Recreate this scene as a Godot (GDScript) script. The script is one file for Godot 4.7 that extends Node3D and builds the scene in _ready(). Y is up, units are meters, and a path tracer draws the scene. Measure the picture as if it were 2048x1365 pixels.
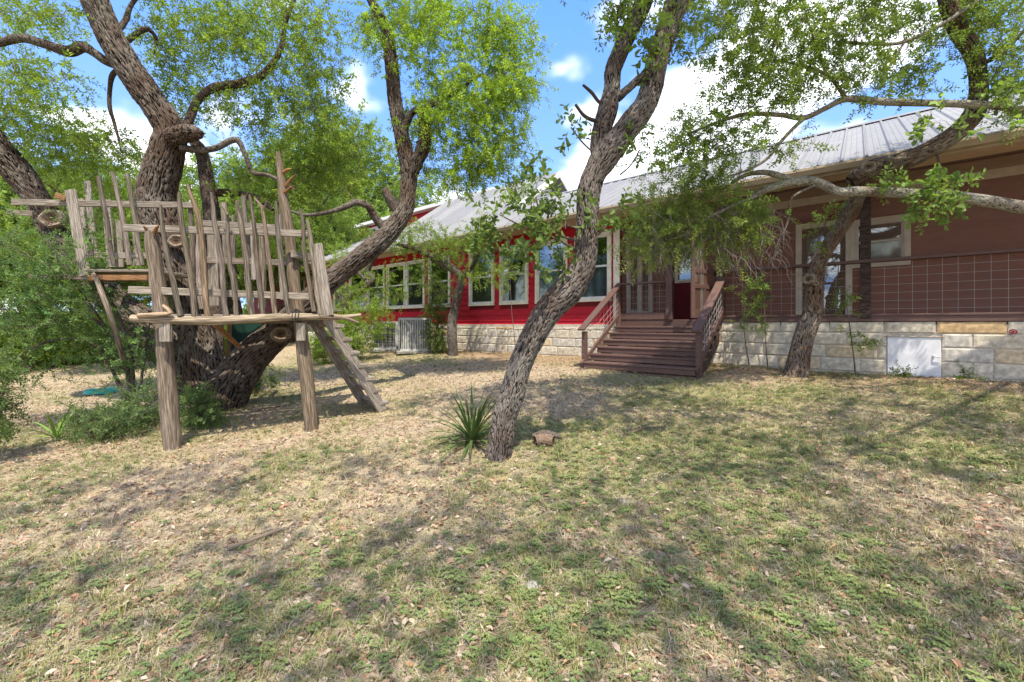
extends Node3D
# A yard of live oaks with a rustic treehouse in front of a long red house with a porch.
# World frame: metres, y up, the photographer's eye at (0, EYE, 0) looking along -z.

const EYE := 1.5
const FOCAL := 850.0        # in units of the photograph's pixels (2048 wide)
const MIDX := 1024.0
const HORIZON := 649.0
const INWARD := Vector3(0.6314, 0.0, -0.7755)   # from the yard into the house, square to its long wall

var rng := RandomNumberGenerator.new()
var bark_data := PackedByteArray()
var bump := FastNoiseLite.new()
var patch := FastNoiseLite.new()
var fine := FastNoiseLite.new()
var M := {}
var L := {}


# ---------------------------------------------------------------- mesh builder
class MB:
	var v := PackedVector3Array()
	var n := PackedVector3Array()
	var uv := PackedVector2Array()
	var c := PackedColorArray()
	var i := PackedInt32Array()
	var col := Color.WHITE

	func vert(p: Vector3, nn: Vector3, t: Vector2) -> int:
		v.append(p); n.append(nn); uv.append(t); c.append(col)
		return v.size() - 1

	func face(pts: Array, out: Vector3) -> void:   # a convex flat face turned towards OUT
		var a: Vector3 = pts[0]
		var b: Vector3 = pts[1]
		var d: Vector3 = pts[2]
		var nn := (b - a).cross(d - a).normalized()
		var flip := nn.dot(out) < 0.0
		if flip:
			nn = -nn
		var s := v.size()
		for p in pts:
			vert(p, nn, Vector2(p.x + p.z, p.y))
		for k in range(1, pts.size() - 1):
			if flip:
				i.append_array([s, s + k, s + k + 1])
			else:
				i.append_array([s, s + k + 1, s + k])

	func box(lo: Vector3, hi: Vector3, xf := Transform3D()) -> void:
		cbox((hi - lo), 0.0, xf * Transform3D(Basis(), (lo + hi) * 0.5))

	func cbox(size: Vector3, bevel: float, xf := Transform3D()) -> void:
		var h := size * 0.5
		var b: float = minf(bevel, minf(h.x, minf(h.y, h.z)) * 0.6)
		for k in 3:
			var u := (k + 1) % 3
			for s in [-1.0, 1.0]:
				var pts := []
				for q in [[-1.0, -1.0], [1.0, -1.0], [1.0, 1.0], [-1.0, 1.0]]:
					pts.append(xf * _fp(h, b, k, s, q[0], q[1]))
				var o := Vector3.ZERO
				o[k] = s
				face(pts, xf.basis * o)
				if b > 0.0:
					for t in [-1.0, 1.0]:
						var o2 := Vector3.ZERO
						o2[k] = s
						o2[u] = t
						face([xf * _fp(h, b, k, s, t, -1.0), xf * _fp(h, b, k, s, t, 1.0), xf * _fp(h, b, u, t, 1.0, s), xf * _fp(h, b, u, t, -1.0, s)], xf.basis * o2)
		if b > 0.0:
			for x in [-1.0, 1.0]:
				for y in [-1.0, 1.0]:
					for z in [-1.0, 1.0]:
						face([xf * _fp(h, b, 0, x, y, z), xf * _fp(h, b, 1, y, z, x), xf * _fp(h, b, 2, z, x, y)], xf.basis * Vector3(x, y, z))

	func _fp(h: Vector3, b: float, k: int, s: float, su: float, sw: float) -> Vector3:
		var p := Vector3.ZERO
		p[k] = s * h[k]
		p[(k + 1) % 3] = su * (h[(k + 1) % 3] - b)
		p[(k + 2) % 3] = sw * (h[(k + 2) % 3] - b)
		return p

	func tube(pts: PackedVector3Array, rad: PackedFloat32Array, sides: int, caps := true, vscale := 1.0) -> void:
		var m := pts.size()
		if m < 2:
			return
		var t := (pts[1] - pts[0]).normalized()
		var x := t.cross(Vector3(0.31, 0.17, 0.93)).normalized()
		var s := v.size()
		var run := 0.0
		for j in m:
			var d := t
			if j + 1 < m and j > 0:
				d = (pts[j + 1] - pts[j - 1]).normalized()
			elif j > 0:
				d = (pts[j] - pts[j - 1]).normalized()
			x = (x - d * x.dot(d)).normalized()
			var y := d.cross(x)
			if j > 0:
				run += pts[j].distance_to(pts[j - 1])
			for k in sides + 1:
				var a := TAU * k / sides
				var nn := x * cos(a) + y * sin(a)
				vert(pts[j] + nn * rad[j], nn, Vector2(float(k) / sides, run * vscale))
		for j in m - 1:
			for k in sides:
				var a := s + j * (sides + 1) + k
				var b := a + sides + 1
				i.append_array([a, b, a + 1, a + 1, b, b + 1])
		if caps:
			for e in [0, m - 1]:
				var o: Vector3 = (pts[1] - pts[0]) * -1.0 if e == 0 else pts[m - 1] - pts[m - 2]
				var ring := []
				for k in sides:
					ring.append(v[s + e * (sides + 1) + k])
				face(ring, o)

	func done() -> ArrayMesh:
		var a := []
		a.resize(Mesh.ARRAY_MAX)
		a[Mesh.ARRAY_VERTEX] = v
		a[Mesh.ARRAY_NORMAL] = n
		a[Mesh.ARRAY_TEX_UV] = uv
		a[Mesh.ARRAY_COLOR] = c
		a[Mesh.ARRAY_INDEX] = i
		var m := ArrayMesh.new()
		m.add_surface_from_arrays(Mesh.PRIMITIVE_TRIANGLES, a)
		return m


# ---------------------------------------------------------------- placing and naming
func at(px: float, py: float, depth: float) -> Vector3:   # a point DEPTH metres out, measured off the photograph
	return Vector3((px - MIDX) / FOCAL * depth, EYE + (HORIZON - py) / FOCAL * depth, -depth)

func ground(x: float, z: float) -> float:
	var d := clampf(x * 0.6314 - z * 0.7755, -3.0, 8.6)
	return 0.08 * d + 0.035 * bump.get_noise_2d(x * 22.0, z * 22.0) + 0.012 * bump.get_noise_2d(x * 130.0, z * 130.0)

func on_ground(x: float, z: float, up := 0.0) -> Vector3:
	return Vector3(x, ground(x, z) + up, z)

func mi(called: String, mesh: Mesh, material: Material, parent: Node = self, xf := Transform3D()) -> MeshInstance3D:
	var o := MeshInstance3D.new()
	o.name = called
	o.mesh = mesh
	o.material_override = material
	o.transform = xf
	parent.add_child(o, true)
	if parent != self and str(o.name) != called:
		pass
	return o

func tag(o: Node, label: String, category := "", group := "", kind := "") -> Node:
	o.set_meta("label", label)
	if category: o.set_meta("category", category)
	if group: o.set_meta("group", group)
	if kind: o.set_meta("kind", kind)
	return o

var used := {}
func numbered(called: String) -> String:
	used[called] = used.get(called, -1) + 1
	return called if used[called] == 0 else "%s_%03d" % [called, used[called]]

func thing(called: String, where: Vector3, label: String, category: String, group := "") -> Node3D:
	var o := Node3D.new()
	o.name = numbered(called)
	o.position = where
	add_child(o, true)
	tag(o, label, category, group)
	return o

func node(called: String, parent: Node) -> Node3D:
	var o := Node3D.new()
	o.name = called
	parent.add_child(o, true)
	return o

func lin(r: float, g: float, b: float, a := 1.0) -> Color:
	var c := Color(r, g, b).linear_to_srgb()
	c.a = a
	return c

func rnd(a: float, b: float) -> float:
	return rng.randf_range(a, b)

func rvec() -> Vector3:
	while true:
		var p := Vector3(rnd(-1, 1), rnd(-1, 1), rnd(-1, 1))
		if p.length_squared() < 1.0:
			return p
	return Vector3.ZERO


# ---------------------------------------------------------------- textures and materials
func noise_bytes(size: int, type: int, freq: float, octaves: int, sd: int, warp := 0.0, ret := -1) -> PackedByteArray:
	var f := FastNoiseLite.new()
	f.noise_type = type
	f.frequency = freq
	f.seed = sd
	f.fractal_octaves = octaves
	if octaves < 2:
		f.fractal_type = FastNoiseLite.FRACTAL_NONE
	if ret >= 0:
		f.cellular_return_type = ret
	if warp > 0.0:
		f.domain_warp_enabled = true
		f.domain_warp_amplitude = warp
		f.domain_warp_frequency = freq * 1.6
	var im := f.get_seamless_image(size, size)
	im.convert(Image.FORMAT_L8)
	return im.get_data()

func tex(size: int, data: PackedByteArray, format := Image.FORMAT_RGB8) -> ImageTexture:
	return ImageTexture.create_from_image(Image.create_from_data(size, size, false, format, data))

func normal_tex(size: int, grey: PackedByteArray, strength: float) -> ImageTexture:
	var im := Image.create_from_data(size, size, false, Image.FORMAT_L8, grey)
	im.convert(Image.FORMAT_RGBA8)
	im.bump_map_to_normal_map(strength)
	return ImageTexture.create_from_image(im)

func ramp3(t: float, a: Color, b: Color, c: Color) -> Color:
	return a.lerp(b, t * 2.0) if t < 0.5 else b.lerp(c, t * 2.0 - 1.0)

func plain(color: Color, rough := 0.8, spec := 0.3) -> StandardMaterial3D:
	var m := StandardMaterial3D.new()
	m.albedo_color = color
	m.roughness = rough
	m.metallic_specular = spec
	return m

func textured(color: Color, t: Texture2D, nt: Texture2D, scale: Vector3, rough := 0.85, offset := Vector3.ZERO, nscale := 1.0) -> StandardMaterial3D:
	var m := plain(color, rough)
	m.albedo_texture = t
	if nt:
		m.normal_enabled = true
		m.normal_texture = nt
		m.normal_scale = nscale
	m.uv1_triplanar = true
	m.uv1_scale = scale
	m.uv1_offset = offset
	return m

func mean_of(b: PackedByteArray) -> float:
	var s := 0
	for k in range(0, b.size(), 7):
		s += b[k]
	return s * 7.0 / b.size()

func make_textures() -> void:
	# bark: elongated plates parted by furrows
	var n := 512
	var f1 := noise_bytes(n, FastNoiseLite.TYPE_SIMPLEX_SMOOTH, 0.013, 2, 3)
	var f2 := noise_bytes(n, FastNoiseLite.TYPE_SIMPLEX_SMOOTH, 0.027, 2, 8)
	var cell := noise_bytes(n, FastNoiseLite.TYPE_CELLULAR, 0.03, 1, 3, 20.0, FastNoiseLite.RETURN_DISTANCE2_SUB)
	var grain := noise_bytes(n, FastNoiseLite.TYPE_SIMPLEX_SMOOTH, 0.04, 5, 5)
	var m1 := mean_of(f1)
	var m2 := mean_of(f2)
	bark_data.resize(n * n)
	var bc := PackedByteArray()
	bc.resize(n * n * 3)
	for k in n * n:
		var h1 := smoothstep(0.0, 0.20, absf(f1[k] - m1) / 128.0)
		var h2 := smoothstep(0.0, 0.26, absf(f2[k] - m2) / 128.0)
		var h3 := smoothstep(0.02, 0.22, cell[k] / 255.0)
		var g := grain[k] / 255.0
		var t := clampf(h1 * 0.56 + h2 * 0.26 + h3 * 0.06 + g * 0.36 - 0.14, 0.0, 1.0)
		bark_data[k] = int(t * 255.0)
		var q := 0.27 + 0.58 * smoothstep(0.15, 0.92, t)
		bc[k * 3] = int(clampf(q * (0.95 + 0.1 * g), 0, 1) * 255)
		bc[k * 3 + 1] = int(clampf(q * 0.97, 0, 1) * 255)
		bc[k * 3 + 2] = int(clampf(q * (0.93 + 0.05 * g), 0, 1) * 255)
	L.bark = tex(n, bc)
	L.bark_n = normal_tex(n, bark_data, 7.0)
	# weathered wood: grain runs along u
	var w := PackedByteArray()
	var wg := PackedByteArray()
	w.resize(n * n * 3)
	wg.resize(n * n)
	var long_ := FastNoiseLite.new()
	long_.seed = 12
	long_.frequency = 1.0
	long_.fractal_octaves = 3
	for y in n:
		for x in n:
			var ax := TAU * x / n
			var s := long_.get_noise_3d(cos(ax) * 0.5, sin(ax) * 0.5, y * 0.055) * 0.5 + 0.5
			var s2 := long_.get_noise_3d(cos(ax) * 0.8 + 7.0, sin(ax) * 0.8, y * 0.19) * 0.5 + 0.5
			var t := clampf(0.45 * s + 0.55 * s2, 0.0, 1.0)
			t = smoothstep(0.25, 0.72, t)
			var k := y * n + x
			wg[k] = int(t * 255)
			var q := 0.52 + 0.48 * t
			w[k * 3] = int(q * 255)
			w[k * 3 + 1] = int(q * (0.985 - 0.02 * (1.0 - t)) * 255)
			w[k * 3 + 2] = int(q * (0.97 - 0.06 * (1.0 - t)) * 255)
	L.wood = tex(n, w)
	L.wood_n = normal_tex(n, wg, 3.0)
	# general mottling
	n = 512
	var mo := noise_bytes(n, FastNoiseLite.TYPE_SIMPLEX_SMOOTH, 0.012, 6, 21)
	var mo2 := noise_bytes(n, FastNoiseLite.TYPE_SIMPLEX_SMOOTH, 0.06, 4, 22)
	var soft := PackedByteArray()
	soft.resize(n * n * 3)
	var rough := PackedByteArray()
	rough.resize(n * n * 3)
	for k in n * n:
		var q := clampf(0.86 + (mo[k] / 255.0 - 0.5) * 0.30 + (mo2[k] / 255.0 - 0.5) * 0.08, 0, 1)
		var q2 := clampf(0.80 + (mo[k] / 255.0 - 0.5) * 0.55 + (mo2[k] / 255.0 - 0.5) * 0.35, 0, 1)
		for e in 3:
			soft[k * 3 + e] = int(q * 255)
			rough[k * 3 + e] = int(clampf(q2 * [1.0, 0.985, 0.96][e], 0, 1) * 255)
	L.soft = tex(n, soft)
	var faint := PackedByteArray()
	faint.resize(n * n * 3)
	for k in n * n:
		var q3 := clampf(0.95 + (mo[k] / 255.0 - 0.5) * 0.11 + (mo2[k] / 255.0 - 0.5) * 0.05, 0, 1)
		for e in 3:
			faint[k * 3 + e] = int(q3 * 255)
	L.faint = tex(n, faint)
	L.rough = tex(n, rough)
	L.rough_n = normal_tex(n, mo2, 4.0)
	# ground: a felt of short strokes - straw, soil, dead leaves and green
	n = 1024
	var gi := Image.create(n, n, false, Image.FORMAT_RGB8)
	gi.fill(lin(0.31, 0.255, 0.195))
	var tones := [lin(0.47, 0.395, 0.30), lin(0.36, 0.29, 0.21), lin(0.24, 0.18, 0.135), lin(0.31, 0.30, 0.17), lin(0.55, 0.48, 0.38), lin(0.34, 0.225, 0.165), lin(0.26, 0.28, 0.13), lin(0.17, 0.125, 0.095)]
	for k in 26000:
		var c: Color = tones[rng.randi() % tones.size()]
		var p := Vector2(rnd(0, n), rnd(0, n))
		var d := Vector2.from_angle(rnd(0, TAU))
		var steps := rng.randi_range(4, 16)
		var wide := rng.randi_range(1, 3)
		for j in steps:
			var q := p + d * j
			gi.fill_rect(Rect2i(posmod(int(q.x), n), posmod(int(q.y), n), wide, wide), c)
			d = d.rotated(rnd(-0.12, 0.12))
	L.ground = ImageTexture.create_from_image(gi)
	var gg: Image = gi.duplicate()
	gg.convert(Image.FORMAT_L8)
	L.ground_n = normal_tex(n, gg.get_data(), 6.0)

func make_materials() -> void:
	var b := plain(Color.WHITE, 0.95, 0.15)
	b.albedo_texture = L.bark
	b.vertex_color_use_as_albedo = true
	b.normal_enabled = true
	b.normal_texture = L.bark_n
	b.normal_scale = 0.9
	M.bark = b
	var sm := plain(Color.WHITE, 0.95, 0.1)
	sm.vertex_color_use_as_albedo = true
	sm.albedo_texture = L.rough
	sm.normal_enabled = true
	sm.normal_texture = L.rough_n
	sm.uv1_triplanar = true
	sm.uv1_scale = Vector3(4, 4, 4)
	M.scar = sm
	M.twig = plain(lin(0.13, 0.105, 0.085), 0.95, 0.1)
	M.grey_twig = plain(lin(0.24, 0.21, 0.18), 0.95, 0.1)
	var pole := plain(Color.WHITE, 0.9, 0.15)
	pole.albedo_texture = L.wood
	pole.normal_enabled = true
	pole.normal_texture = L.wood_n
	pole.normal_scale = 0.8
	pole.vertex_color_use_as_albedo = true
	M.pole = pole
	M.boards = []
	for k in 4:
		M.boards.append(textured([lin(0.40, 0.365, 0.325), lin(0.35, 0.315, 0.275), lin(0.44, 0.40, 0.35), lin(0.33, 0.285, 0.24)][k], L.wood, L.wood_n, Vector3(1.1, 2.6, 2.6), 0.9, Vector3(k * 0.37, k * 0.23, k * 0.71), 1.0))
	M.raw_wood = textured(lin(0.36, 0.20, 0.10), L.wood, L.wood_n, Vector3(2, 3, 3), 0.85)
	M.reds = []
	for k in 3:
		M.reds.append(textured([lin(0.47, 0.014, 0.030), lin(0.44, 0.013, 0.027), lin(0.49, 0.016, 0.032)][k], L.faint, null, Vector3(0.5, 0.9, 0.9), 0.55, Vector3(k * 0.3, k * 0.4, 0)))
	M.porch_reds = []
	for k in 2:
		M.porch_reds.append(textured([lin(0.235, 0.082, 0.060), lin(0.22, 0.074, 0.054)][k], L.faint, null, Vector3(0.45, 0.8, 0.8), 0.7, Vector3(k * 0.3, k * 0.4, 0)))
	M.dark_red = textured(lin(0.15, 0.008, 0.010), L.faint, null, Vector3(0.6, 0.6, 0.6), 0.5)
	M.cream = textured(lin(0.76, 0.71, 0.59), L.faint, null, Vector3(0.7, 0.7, 0.7), 0.6)
	M.white = textured(lin(0.74, 0.73, 0.69), L.faint, null, Vector3(0.7, 0.7, 0.7), 0.5)
	M.hatch = textured(lin(0.68, 0.69, 0.72), L.faint, null, Vector3(0.9, 0.9, 0.9), 0.5)
	M.tan = textured(lin(0.37, 0.295, 0.21), L.faint, null, Vector3(0.5, 0.5, 0.5), 0.55)
	M.ceiling = textured(lin(0.50, 0.36, 0.26), L.faint, null, Vector3(0.5, 0.5, 0.5), 0.7)
	M.brown = []
	for k in 3:
		M.brown.append(textured([lin(0.125, 0.074, 0.062), lin(0.115, 0.067, 0.057), lin(0.135, 0.082, 0.070)][k], L.faint, null, Vector3(0.8, 2.2, 2.2), 0.55, Vector3(k * 0.41, k * 0.2, k * 0.6)))
	M.dark_brown = textured(lin(0.085, 0.06, 0.054), L.wood, L.wood_n, Vector3(2.2, 0.8, 2.2), 0.7)
	M.stones = []
	var sc := [lin(0.71, 0.635, 0.50), lin(0.68, 0.61, 0.49), lin(0.74, 0.67, 0.54), lin(0.65, 0.46, 0.25), lin(0.70, 0.57, 0.39), lin(0.65, 0.605, 0.53)]
	for k in sc.size():
		M.stones.append(textured(sc[k], L.soft, L.rough_n, Vector3(1.4, 1.4, 1.4), 0.9, Vector3(k * 0.37, k * 0.53, k * 0.11), 0.5))
	M.mortar = textured(lin(0.66, 0.60, 0.51), L.soft, L.rough_n, Vector3(2.5, 2.5, 2.5), 0.95)
	M.roofs = []
	for k in 3:
		var r := textured([lin(0.225, 0.225, 0.227), lin(0.205, 0.207, 0.213), lin(0.24, 0.24, 0.238)][k], L.faint, null, Vector3(0.35, 0.35, 0.35), 0.6, Vector3(k * 0.31, 0.2 * k, 0.4 * k))
		M.roofs.append(r)
	var gl := plain(lin(0.23, 0.255, 0.27), 0.03, 0.5)
	gl.metallic = 1.0
	M.glass = gl
	var gs := plain(lin(0.095, 0.115, 0.105), 0.09, 0.5)
	gs.metallic = 0.85
	M.screen_glass = gs
	var scr := plain(lin(0.34, 0.22, 0.17, 0.12), 0.9, 0.1)
	scr.transparency = BaseMaterial3D.TRANSPARENCY_ALPHA
	M.screen = scr
	var wire := plain(lin(0.30, 0.285, 0.27), 0.45, 0.5)
	M.wire = wire
	M.ac = textured(lin(0.52, 0.52, 0.51), L.faint, null, Vector3(1, 1, 1), 0.5)
	M.ac_dark = plain(lin(0.045, 0.045, 0.047), 0.6)
	M.steel = plain(lin(0.45, 0.45, 0.45), 0.35, 0.6)
	M.red_knob = plain(lin(0.42, 0.05, 0.06), 0.5)
	M.rock = textured(lin(0.33, 0.30, 0.26), L.rough, L.rough_n, Vector3(5, 5, 5), 0.95)
	M.white_rock = textured(lin(0.48, 0.46, 0.42), L.rough, L.rough_n, Vector3(7, 7, 7), 0.9)
	M.green_sheet = plain(lin(0.008, 0.030, 0.020), 0.5)
	M.turquoise = textured(lin(0.05, 0.36, 0.29), L.soft, null, Vector3(2, 2, 2), 0.55)
	M.concrete = textured(lin(0.42, 0.41, 0.38), L.rough, L.rough_n, Vector3(3, 3, 3), 0.95)
	var g := plain(Color.WHITE, 1.0, 0.05)
	g.albedo_texture = L.ground
	g.normal_enabled = true
	g.normal_texture = L.ground_n
	g.vertex_color_use_as_albedo = true
	M.ground = g
	M.leaf = leafy(1.0)
	M.grass = leafy(0.5)
	M.litter = leafy(0.25)

func leafy(through: float) -> StandardMaterial3D:
	var m := plain(Color.WHITE, 0.55, 0.35)
	m.vertex_color_use_as_albedo = true
	m.cull_mode = BaseMaterial3D.CULL_DISABLED
	m.backlight_enabled = true
	m.backlight = Color(through, through, through * 0.75)
	return m


# ---------------------------------------------------------------- leaf, blade and twig meshes
func leaf(mb: MB, p: Vector3, dir: Vector3, side: Vector3, l: float, w: float, fold := 0.25, round_ := false) -> void:
	var up := side.cross(dir).normalized()
	side = dir.cross(up).normalized()
	var tip := p + dir * l - up * l * 0.12
	if round_:
		var a1 := p + dir * l * 0.3
		var a2 := p + dir * l * 0.72
		for s in [-1.0, 1.0]:
			var b1: Vector3 = a1 + side * s * w * 0.42 + up * w * fold
			var b2: Vector3 = a2 + side * s * w * 0.5 + up * w * fold
			var nn: Vector3 = (up - side * s * fold).normalized()
			mb.face([p, b1, b2, tip], nn)
	else:
		var mid := p + dir * l * 0.48
		for s in [-1.0, 1.0]:
			var b: Vector3 = mid + side * s * w * 0.5 + up * w * fold
			mb.face([p, b, tip], (up - side * s * fold).normalized())

func twig_mesh(sd: int, length: float, count: int, l: float, w: float, round_: bool) -> ArrayMesh:
	rng.seed = sd
	var mb := MB.new()
	mb.col = Color(0.9, 0.62, 0.5)
	var pts := PackedVector3Array()
	var rad := PackedFloat32Array()
	var bend := Vector3(rnd(-0.3, 0.3), 0, rnd(-0.3, 0.3))
	for k in 4:
		var t := k / 3.0
		pts.append(Vector3(0, t * length, 0) + bend * t * t * length)
		rad.append(0.0022 * (1.2 - t))
	mb.tube(pts, rad, 3, false)
	for k in count:
		var t := (k + 0.6) / count
		var p := Vector3(0, t * length, 0) + bend * t * t * length
		var a := k * 2.4 + rnd(-0.5, 0.5)
		var out := Vector3(cos(a), 0, sin(a))
		var dir := (out * rnd(0.6, 1.0) + Vector3(0, rnd(0.15, 0.9), 0)).normalized()
		var s := rnd(0.75, 1.2)
		var g := rnd(0.78, 1.18)
		mb.col = Color(g * rnd(0.92, 1.1), g, g * rnd(0.8, 1.1))
		leaf(mb, p + out * 0.004, dir, dir.cross(Vector3(rnd(-0.4, 0.4), 1, rnd(-0.4, 0.4))).normalized(), l * s, w * s, rnd(0.1, 0.35), round_)
	return mb.done()

func make_small_meshes() -> void:
	L.twig = twig_mesh(31, 0.17, 15, 0.05, 0.021, false)
	L.twig_fine = twig_mesh(32, 0.20, 20, 0.042, 0.019, false)
	L.twig_big = twig_mesh(33, 0.16, 7, 0.075, 0.042, true)
	L.twig_bush = twig_mesh(34, 0.16, 18, 0.03, 0.016, false)
	L.twig_far = twig_mesh(35, 0.34, 16, 0.10, 0.05, false)
	rng.seed = 40
	var mb := MB.new()   # a tuft of grass
	for k in 9:
		var a := rnd(0, TAU)
		var o := Vector3(cos(a), 0, sin(a))
		var p := o * rnd(0.0, 0.02)
		var h := rnd(0.035, 0.10)
		var lean := rnd(0.2, 0.9)
		var s := o.cross(Vector3.UP) * rnd(0.0012, 0.0022)
		var m1 := p + Vector3(0, h * 0.55, 0) + o * h * lean * 0.3
		var m2 := p + Vector3(0, h * (1.0 - lean * 0.3), 0) + o * h * lean
		var g := rnd(0.8, 1.2)
		mb.col = Color(g, g * rnd(0.95, 1.05), g * rnd(0.85, 1.05))
		mb.face([p - s, p + s, m1 + s * 0.8, m1 - s * 0.8], -o + Vector3.UP * 0.3)
		mb.face([m1 - s * 0.8, m1 + s * 0.8, m2], -o + Vector3.UP)
	L.tuft = mb.done()
	mb = MB.new()   # straw and short runners lying flat
	for k in 8:
		var a := rnd(0, TAU)
		var o := Vector3(cos(a), rnd(0.0, 0.35), sin(a))
		var p := Vector3(rnd(-0.04, 0.04), 0.004, rnd(-0.04, 0.04))
		var s := o.cross(Vector3.UP).normalized() * rnd(0.001, 0.002)
		var e := p + o * rnd(0.03, 0.09)
		var g := rnd(0.75, 1.2)
		mb.col = Color(g, g, g)
		mb.face([p - s, p + s, e + s * 0.4, e - s * 0.4], Vector3.UP)
	L.straw = mb.done()
	mb = MB.new()   # one curled dead oak leaf
	mb.col = Color.WHITE
	leaf(mb, Vector3(-0.02, 0, 0), Vector3(1, 0.1, 0).normalized(), Vector3(0, 0, 1), 0.043, 0.02, 0.3, true)
	L.dead_leaf = mb.done()
	mb = MB.new()   # a low clover-like weed
	for k in 6:
		var a := k * 1.1 + rnd(-0.3, 0.3)
		var o := Vector3(cos(a), 0, sin(a))
		var p := o * rnd(0.004, 0.03) + Vector3(0, rnd(0.01, 0.04), 0)
		mb.col = Color(rnd(0.85, 1.1), rnd(0.9, 1.15), rnd(0.8, 1.1))
		for q in 3:
			var d := o.rotated(Vector3.UP, (q - 1) * 1.3)
			leaf(mb, p, (d + Vector3(0, 0.15, 0)).normalized(), d.cross(Vector3.UP), 0.017, 0.014, 0.15, true)
	L.weed = mb.done()


# ---------------------------------------------------------------- wood with bark
func smooth_path(pts: Array, step: float) -> Array:   # Catmull-Rom through [Vector3, radius] pairs
	var out := []
	for k in pts.size() - 1:
		var p0: Vector3 = pts[maxi(k - 1, 0)][0]
		var p1: Vector3 = pts[k][0]
		var p2: Vector3 = pts[k + 1][0]
		var p3: Vector3 = pts[mini(k + 2, pts.size() - 1)][0]
		var m := maxi(1, int(ceil(p1.distance_to(p2) / step)))
		for j in m:
			var t := float(j) / m
			var e := t * t * (3.0 - 2.0 * t)
			out.append([p1.cubic_interpolate(p2, p0, p3, t), lerpf(pts[k][1], pts[k + 1][1], e)])
	out.append(pts[-1])
	return out

func bark_h(u: float, v: float) -> float:
	return bark_data[(posmod(int(v * 512.0), 512)) * 512 + posmod(int(u * 512.0), 512)] / 255.0

func across(px: float, upright := 1.0) -> float:   # a wide lens widens upright things towards its sides; their true thickness is less
	return lerpf(1.0, cos(atan((px - MIDX) / FOCAL)), upright)

func px_path(list: Array, scale := 1.0) -> Array:   # rows [px, py, depth, radius in pixels]
	var out := []
	for k in list.size():
		var r = list[k]
		var p = list[maxi(k - 1, 0)]
		var q = list[mini(k + 1, list.size() - 1)]
		var d := Vector2(q[0] - p[0], q[1] - p[1])
		var up := absf(d.y) / maxf(d.length(), 0.01)
		out.append([at(r[0], r[1], r[2]), r[3] / FOCAL * r[2] * scale * across(r[0], up) * (0.9 if r[3] > 6.5 else 1.0)])
	return out

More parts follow.
